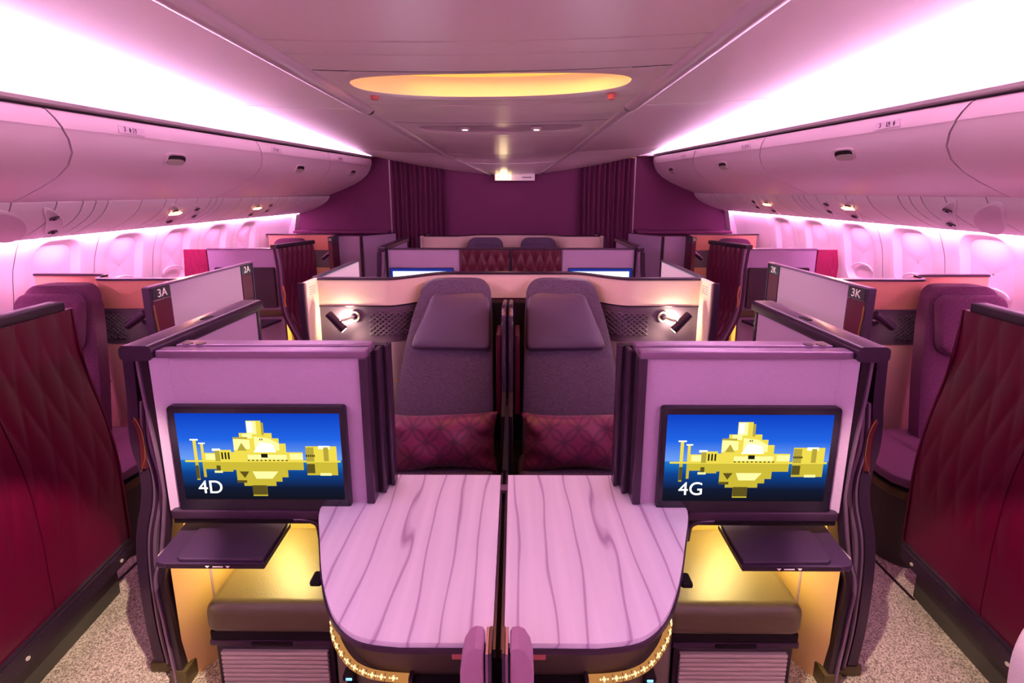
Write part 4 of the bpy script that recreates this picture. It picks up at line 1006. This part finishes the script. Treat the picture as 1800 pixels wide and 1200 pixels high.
#==PART4==
# ------------------------------------------------------------------ window side suites
SHELL = [(1.665, 0.165), (1.634, 0.25), (1.630, 0.40), (1.628, 0.52), (1.634, 0.66), (1.655, 0.80), (1.680, 0.92), (1.703, 1.03), (1.711, 1.12), (1.713, 1.245)]
for s in (-1, 1):
    W = SIDES[s]['w']; L = SIDES[s]['L']
    da = -0.032 if s < 0 else 0.040
    # --- nearest quilted aisle shell
    def fa(a, y): return a + da + 0.09 * (y - 1.76)
    t = thing('aisle_shell', f'large dark maroon quilted shell wall in the {W} foreground', 'partition', (s * 1.6, 1.2, 0))
    YE, YS = 1.76, 0.45
    prof = spline(SHELL, 8)
    def skin(y0_, y1_, q=True, n=90):
        rows = []
        for i in range(n + 1):
            y = lerp(y0_, y1_, i / n)
            rows.append([(fa(a, y) - (0.005 * quilt(y, z, 0.085, 0.40) * sstep(0.42, 0.62, z) if q else 0), y, z) for a, z in prof])
        return rows
    B(s).loft(skin(0.95, 1.40, True, 70), thick=(0.02, 0, 0)).link('quilted_panel', 'maroon', t)
    B(s).loft(skin(1.405, YE, True, 60), thick=(0.02, 0, 0)).link('quilted_panel', 'maroon', t)
    B(s).loft(skin(YS, 0.945, False, 6), thick=(0.02, 0, 0)).link('quilted_panel', 'maroon', t)
    B(s).loft([[(fa(a, YE + 0.006) - 0.006, YE + 0.004, z) for a, z in prof], [(fa(a, YE) + 0.024, YE + 0.004, z) for a, z in prof]], thick=(0, 0.006, 0)).link('end_trim', 'maroon', t)
    B(s).loft([[(fa(1.713, y) + p, y, q) for p, q in rrect(-0.02, 0.045, 1.246, 1.282, 0.008, 3)] for y in (YS, 1.0, 1.72)], closed=True, cap=True).link('top_rail', 'trim_deep', t)
    B(s).loft([[(fa(1.632, y) + p, y, q) for p, q in ((-0.004, 0.165), (-0.006, 0.245), (0.02, 0.25), (0.05, 0.165))] for y in (YS, YE + 0.004)], closed=True, cap=True).link('kick_rail', 'trim_deep', t)
    B(s).loft([[(fa(1.632, y) + p, y, q) for p, q in ((-0.009, 0.226), (-0.009, 0.231), (0.0, 0.231), (0.0, 0.226))] for y in (YS, YE + 0.004)], closed=True, cap=True).link('rail_line', 'trim_dark', t)
    for y in (1.28, 1.70):
        B(s).disc((fa(1.632, y) - 0.005, y, 0.19), (-1, 0, 0), 0.007, 0.003, 12).link('screw', 'silver', t)
    B(s).loft([[(fa(1.69, y) + p, y, q) for p, q in ((0, 0), (0, 0.17), (0.1, 0.17), (0.1, 0))] for y in (YS, YE - 0.02)], closed=True, cap=True).link('plinth', 'plinth', t)
    B(s).loft([[(fa(1.90, y) + p, y, q) for p, q in ((0, 0), (0, 1.1), (0.02, 1.1), (0.02, 0))] for y in (YS, YE - 0.05)], closed=True, cap=True).link('inner_wall', 'trim_deep', t)
    # --- window seat facing the viewer
    t = thing('aircraft_seat', f'purple tweed window seat with headrest beside the {W} wall', 'seat', (s * 2.36, 2.4, 0))
    plA = lambda z: 2.44 - (1.2 - z) * 0.22
    b = B(s); rounded_back(b, lambda z: interp([(0.33, 2.13), (0.7, 2.155), (1.0, 2.19), (1.1, 2.205), (1.17, 2.24), (1.205, 2.31)], z), lambda z: interp([(0.33, 2.66), (1.0, 2.62), (1.12, 2.59), (1.18, 2.55), (1.205, 2.48)], z), plA, 0.11, 24); b.link('backrest', 'tweed_window', t)
    b = B(s); b.puff([(p, q) for p, q in rrect(2.215, 2.58, 0.0, 0.31, 0.06, 6)], (0, plA(0.86) + 0.0, 0.86), (1, 0, 0), (0, 0.22, 1), (0, -1, 0.22), 0.055, 0.025); b.link('headrest', 'tweed_window', t)
    B(s).box(2.02, 2.68, 1.92, 2.42, 0.28, 0.43, 0.04, 4).link('seat_cushion', 'leather_seat', t)
    B(s).box(2.06, 2.66, 1.97, 2.48, 0.0, 0.30, 0.01).link('seat_base', 'trim_deep', t)
    # --- leather end cushion by the aisle
    t = thing('side_cushion', f'rounded purple leather bench end by the {W} aisle beyond the quilted shell', 'bench', (s * 1.86, 2.1, 0))
    CP = [(1.715, 2.50), (1.715, 1.99), (1.725, 1.93), (1.76, 1.885), (1.82, 1.865), (1.99, 1.86), (1.99, 2.50)]
    def off(d): return [(a + (d if a < 1.8 else 0), y + (d if y < 2.2 else 0)) for a, y in CP]
    B(s).prism(CP, lambda p, q, h: (p, q, h), 0.405, 0.45, 0.012).link('cushion', 'leather_seat', t)
    B(s).prism(off(0.012), lambda p, q, h: (p, q, h), 0.385, 0.406).link('shadow_gap', 'trim_black', t)
    B(s).prism(off(-0.002), lambda p, q, h: (p, q, h), 0.350, 0.386, 0.004).link('skirt_band', 'bronze', t)
    B(s).prism(off(0.03), lambda p, q, h: (p, q, h), 0.0, 0.351).link('base', 'plinth', t)
    B(s).box(1.85, 1.856, 1.885, 1.892, 0.0, 0.35).link('base_joint', 'trim_black', t)
    # --- wrap-around console wall behind the window seat
    t = thing('window_console', f'coral and plum wrap around console wall of suite 3{L}', 'seat surround', (s * 2.3, 2.6, 0))
    PL = spline([(1.74, 2.575), (1.95, 2.572), (2.20, 2.565), (2.29, 2.575), (2.325, 2.62), (2.345, 2.69), (2.40, 2.725), (2.55, 2.73), (2.80, 2.73)], 6)
    def wrap(z0, z1, m, name, d=0.0, PLx=PL, bulge=0.0):
        return B(s).loft([[(a - d * sstep(2.30, 2.36, a) * 0.0, y - d + e, z) for e, z in ((0, z0), (0, z1), (0.02, z1), (0.02, z0))] for a, y in PLx], closed=True, cap=True).link(name, m, t)
    wrap(1.052, 1.212, 'fabric_coral', 'upper_band')
    wrap(0.850, 1.050, 'leather_band', 'leather_band', 0.008)
    wrap(0.0, 0.848, 'fabric_rose', 'lower_panel', 0.003)
    B(s).loft([[(a + p, y + q_, z) for a, y in PL] for p, q_, z in ((0, -0.006, 1.210), (0, -0.006, 1.222), (0.004, 0.026, 1.222), (0.004, 0.026, 1.21))]).link('top_trim', 'trim_dark', t)
    e = B(s)
    for i in range(5):
        for j in range(6):
            a0, z0 = 2.155 + i * 0.028, 1.025 - j * 0.024
            for dx in (1, -1):
                p0, p1 = (a0 + (0 if dx > 0 else .026), z0), (a0 + (.026 if dx > 0 else 0), z0 - .022)
                e.tube([(p0[0], 2.548 + (0.0 if p0[0] < 2.27 else .006), p0[1]), (p1[0], 2.548 + (0.0 if p1[0] < 2.27 else .006), p1[1])], 0.0036, 5)
    o = e.link('embossed_lattice', 'leather_band', t); o['kind'] = 'stuff'
    B(s).disc((2.03, 2.562, 0.995), (0, -1, 0), 0.035, 0.008, 20).link('lamp_plate', 'trim_deep', t)
    B(s).disc((2.305, 2.57, 0.62), (0, -1, 0), 0.009, 0.010, 14).link('gold_button', 'gold', t)
    reading_lamp(s, (2.025, 2.552, 1.02), (1.965, 2.47, 1.05), (2.07, 2.47, 0.978), f'dark reading lamp pointing at the {W} window seat, suite 3{L}', 0)
    # --- aisle partition with the seat numbers 3 and 2
    t = thing('aisle_partition', f'lilac aisle partition with metal seat plates 3{L} and 2{L}', 'partition', (s * 1.69, 2.6, 0))
    B(s).box(1.69, 1.715, 2.31, 2.925, 0.0, 1.238, 0.002).link('fabric_panel', 'fabric_pink', t)
    B(s).box(1.688, 1.717, 2.185, 2.305, 0.0, 1.175, 0.003).link('maroon_panel', 'maroon', t)
    B(s).box(1.688, 1.717, 2.93, 3.045, 0.0, 1.180, 0.003).link('maroon_panel', 'maroon', t)
    B(s).box(1.685, 1.720, 2.17, 3.06, 1.238, 1.250, 0.004).link('top_trim', 'trim_lilac', t)
    B(s).ribbon([(1.700, 0.0), (1.69, 0.3), (1.715, 0.6), (1.704, 0.9), (1.702, 1.245)], 0.034, 2.165, 2.185).link('near_edge', 'trim_dark', t)
    B(s).tube([(1.684, 2.182 + 0.02 * sstep(1.15, 0.9, z), z) for z in (1.16, 1.1, 1.04, 0.98, 0.9, 0.8)], 0.004, 6).link('gold_edge', 'gold', t)
    B(s).ribbon([(1.702, 0.0), (1.702, 0.6), (1.702, 1.245)], 0.034, 3.045, 3.06).link('far_edge', 'trim_dark', t)
    for (ya, yb, num) in ((2.19, 2.305, '3' + L), (2.93, 3.045, '2' + L)):
        p = B(s).box(1.686, 1.717, ya, yb, 1.180, 1.238, 0.002).link('number_plate', 'plate_metal', t)
        X = Vector((0, 1, 0)) if s < 0 else Vector((0, -1, 0)); Z = Vector((0, 0, 1)); N_ = X.cross(Z)
        # plate faces the aisle, towards the centre line
        rot = Matrix((X, Z, N_)).transposed()
        text('seat_number', num, 0.056, (s * 1.6852, (ya + yb) / 2, 1.208), rot, 'white_paint', p, 0.001)
    # --- second row: partition with dark screen, beside the window
    t = thing('monitor_partition', f'pink partition with brightly lit maroon end panel beyond suite 3{L} by the {W} windows', 'partition', (s * 2.4, Y2, 0))
    B(s).box(2.03, 2.66, Y2, Y2 + 0.03, 0.0, 1.212, 0.003).link('fabric_panel', 'fabric_pink', t)
    rows = [[(lerp(2.665, lerp(2.86, 2.93, sstep(1.0, 1.22, z) * 0 + (1.215 - z)), i / 30), Y2 - 0.004 - 0.006 * quilt(lerp(2.66, 2.93, i / 30), z, 0.07, 0.22), z) for i in range(31)] for z in [lerp(0.85, 1.214, j / 30) for j in range(31)]]
    B(s).loft(rows, thick=(0, 0.02, 0)).link('quilted_panel', 'maroon_lit', t)
    B(s).box(2.02, 2.66, Y2 - 0.008, Y2 + 0.036, 1.212, 1.225, 0.003).link('top_rail', 'trim_lilac', t)
    B(s).box(2.03, 2.62, Y2 - 0.03, Y2, 0.62, 0.675, 0.006).link('ledge', 'bronze', t)
    B(s).prism([(2.10, Y2 - 0.25), (2.30, Y2 - 0.25), (2.32, Y2), (2.06, Y2)], lambda p, q, h: (p, q, h), 0.565, 0.588, 0.003).link('pull_out_shelf', 'tray_purple', t)
    television(s, 2.075, 2.60, 0.695, 1.058, Y2, f'switched off dark screen beyond partition 2{L} on the {W}', None)
    footwell(s, 'f2', 2.03, 2.62, Y2 - 0.02, Y2 + 0.35, f'yellow lit footwell under the dark {W} screen', FOOT_W * 1.6, 0.02)
    # --- quilted door of the second row
    t = thing('quilted_door', f'dark maroon quilted door standing past the dark {W} screen', 'door', (s * 1.95, 4.2, 0))
    DP = spline([(1.86, 0.03), (1.87, 0.30), (1.905, 0.42), (1.95, 0.52), (1.995, 0.64), (2.012, 0.80), (2.012, 1.04), (2.028, 1.228)], 5)
    def fd(a, y): return a - 0.34 * (y - 4.06)
    rows = [[(fd(a, y) - 0.010 * quilt(y, z, 0.055, 0.24), y, z) for a, z in DP] for y in [lerp(4.085, 4.47, i / 70) for i in range(71)]]
    B(s).loft(rows, thick=(0.02, 0.005, 0)).link('quilted_leaf', 'maroon', t)
    B(s).loft([[(fd(a, 4.06) + p, q_, z) for p, q_ in ((-0.014, 4.055), (-0.014, 4.085), (0.006, 4.085), (0.006, 4.055))] for a, z in DP], closed=True, cap=True).link('leading_edge', 'trim_lilac', t)
    B(s).loft([[(fd(a, 4.06) + p, q_, z) for p, q_ in ((0.010, 4.055), (0.010, 4.085), (0.030, 4.085), (0.030, 4.055))] for a, z in DP], closed=True, cap=True).link('fixed_edge', 'trim_dark', t)
    B(s).loft([[(fd(2.028, y) + p, y, q) for p, q in rrect(-0.022, 0.035, 1.226, 1.262, 0.01, 3)] for y in (4.04, 4.06, 4.475)], closed=True, cap=True).link('top_rail', 'trim_deep', t)
    B(s).ribbon([(1.995, 0.90), (1.985, 0.84), (1.985, 0.80), (1.99, 0.76), (1.985, 0.71)], 0.012, 4.048, 4.056).link('pull_handle', 'gold', t)
    B(s).loft([[(fd(1.95, y) + p, y, q) for p, q in ((0, 0), (0, 0.3), (0.1, 0.3), (0.1, 0))] for y in (4.1, 4.46)], closed=True, cap=True).link('plinth', 'plinth', t)
    # --- first row window suite at the far end
    t = thing('window_console', f'far small coral console wall in front of the {W} bulkhead', 'seat surround', (s * 2.4, 5.42, 0))
    B(s).box(2.04, 2.80, 5.42, 5.45, 1.06, 1.235, 0.004).link('upper_band', 'fabric_coral', t)
    B(s).box(2.04, 2.80, 5.415, 5.45, 0.86, 1.06, 0.004).link('leather_band', 'leather_band', t)
    B(s).box(2.04, 2.80, 5.42, 5.45, 0.0, 0.86, 0.004).link('lower_panel', 'fabric_coral', t)
    B(s).box(2.03, 2.82, 5.41, 5.46, 1.235, 1.247, 0.003).link('top_trim', 'trim_dark', t)
    reading_lamp(s, (2.09, 5.413, 1.02), (2.04, 5.31, 1.06), (2.145, 5.30, 0.975), f'small far reading lamp by the {W} number 1 plate', 0)
    t = thing('aircraft_seat', f'far rounded purple seat top in front of the {W} bulkhead', 'seat', (s * 2.5, 5.25, 0))
    b = B(s); rounded_back(b, lambda z: interp([(0.33, 2.26), (1.0, 2.28), (1.12, 2.31), (1.17, 2.36), (1.205, 2.44)], z), lambda z: interp([(0.33, 2.74), (1.05, 2.70), (1.15, 2.66), (1.205, 2.58)], z), lambda z: 5.26 - (1.2 - z) * 0.22, 0.11, 20); b.link('backrest', 'tweed_window', t)
    B(s).box(2.26, 2.70, 4.8, 5.25, 0.0, 0.42, 0.03).link('seat_base', 'leather_seat', t)
    t = thing('aisle_partition', f'far lilac aisle panels with seat plate 1{L} before the {W} bulkhead', 'partition', (s * 1.75, 5.4, 0))
    B(s).box(1.985, 2.03, 5.20, 5.46, 0.0, 1.165, 0.004).link('maroon_panel', 'maroon', t)
    p = B(s).box(1.985, 2.03, 5.20, 5.46, 1.165, 1.232, 0.003).link('number_plate', 'plate_metal', t)
    text('seat_number', '1' + L, 0.042, (s * 2.007, 5.198, 1.20), FACE, 'white_paint', p, 0.001, sx=0.7)
    B(s).box(1.735, 1.985, 5.40, 5.43, 0.0, 1.222, 0.003).link('fabric_panel', 'fabric_pink', t)
    for x in (1.712, 1.728): B(s).box(x - 0.006, x + 0.006, 5.37, 5.44, 0.0, 1.226, 0.002).link('post', 'trim_deep', t)
    B(s).prism([(1.705, 5.40), (1.705, 5.43), (1.44, 5.86), (1.44, 5.83)], lambda p, q, h: (p, q, h), 0.0, 1.225).link('angled_panel', 'fabric_pink', t)
    B(s).prism([(1.99, 5.39), (1.99, 5.44), (1.705, 5.44), (1.44, 5.87), (1.43, 5.82), (1.705, 5.39)], lambda p, q, h: (p, q, h), 1.222, 1.23).link('top_trim', 'trim_dark', t)
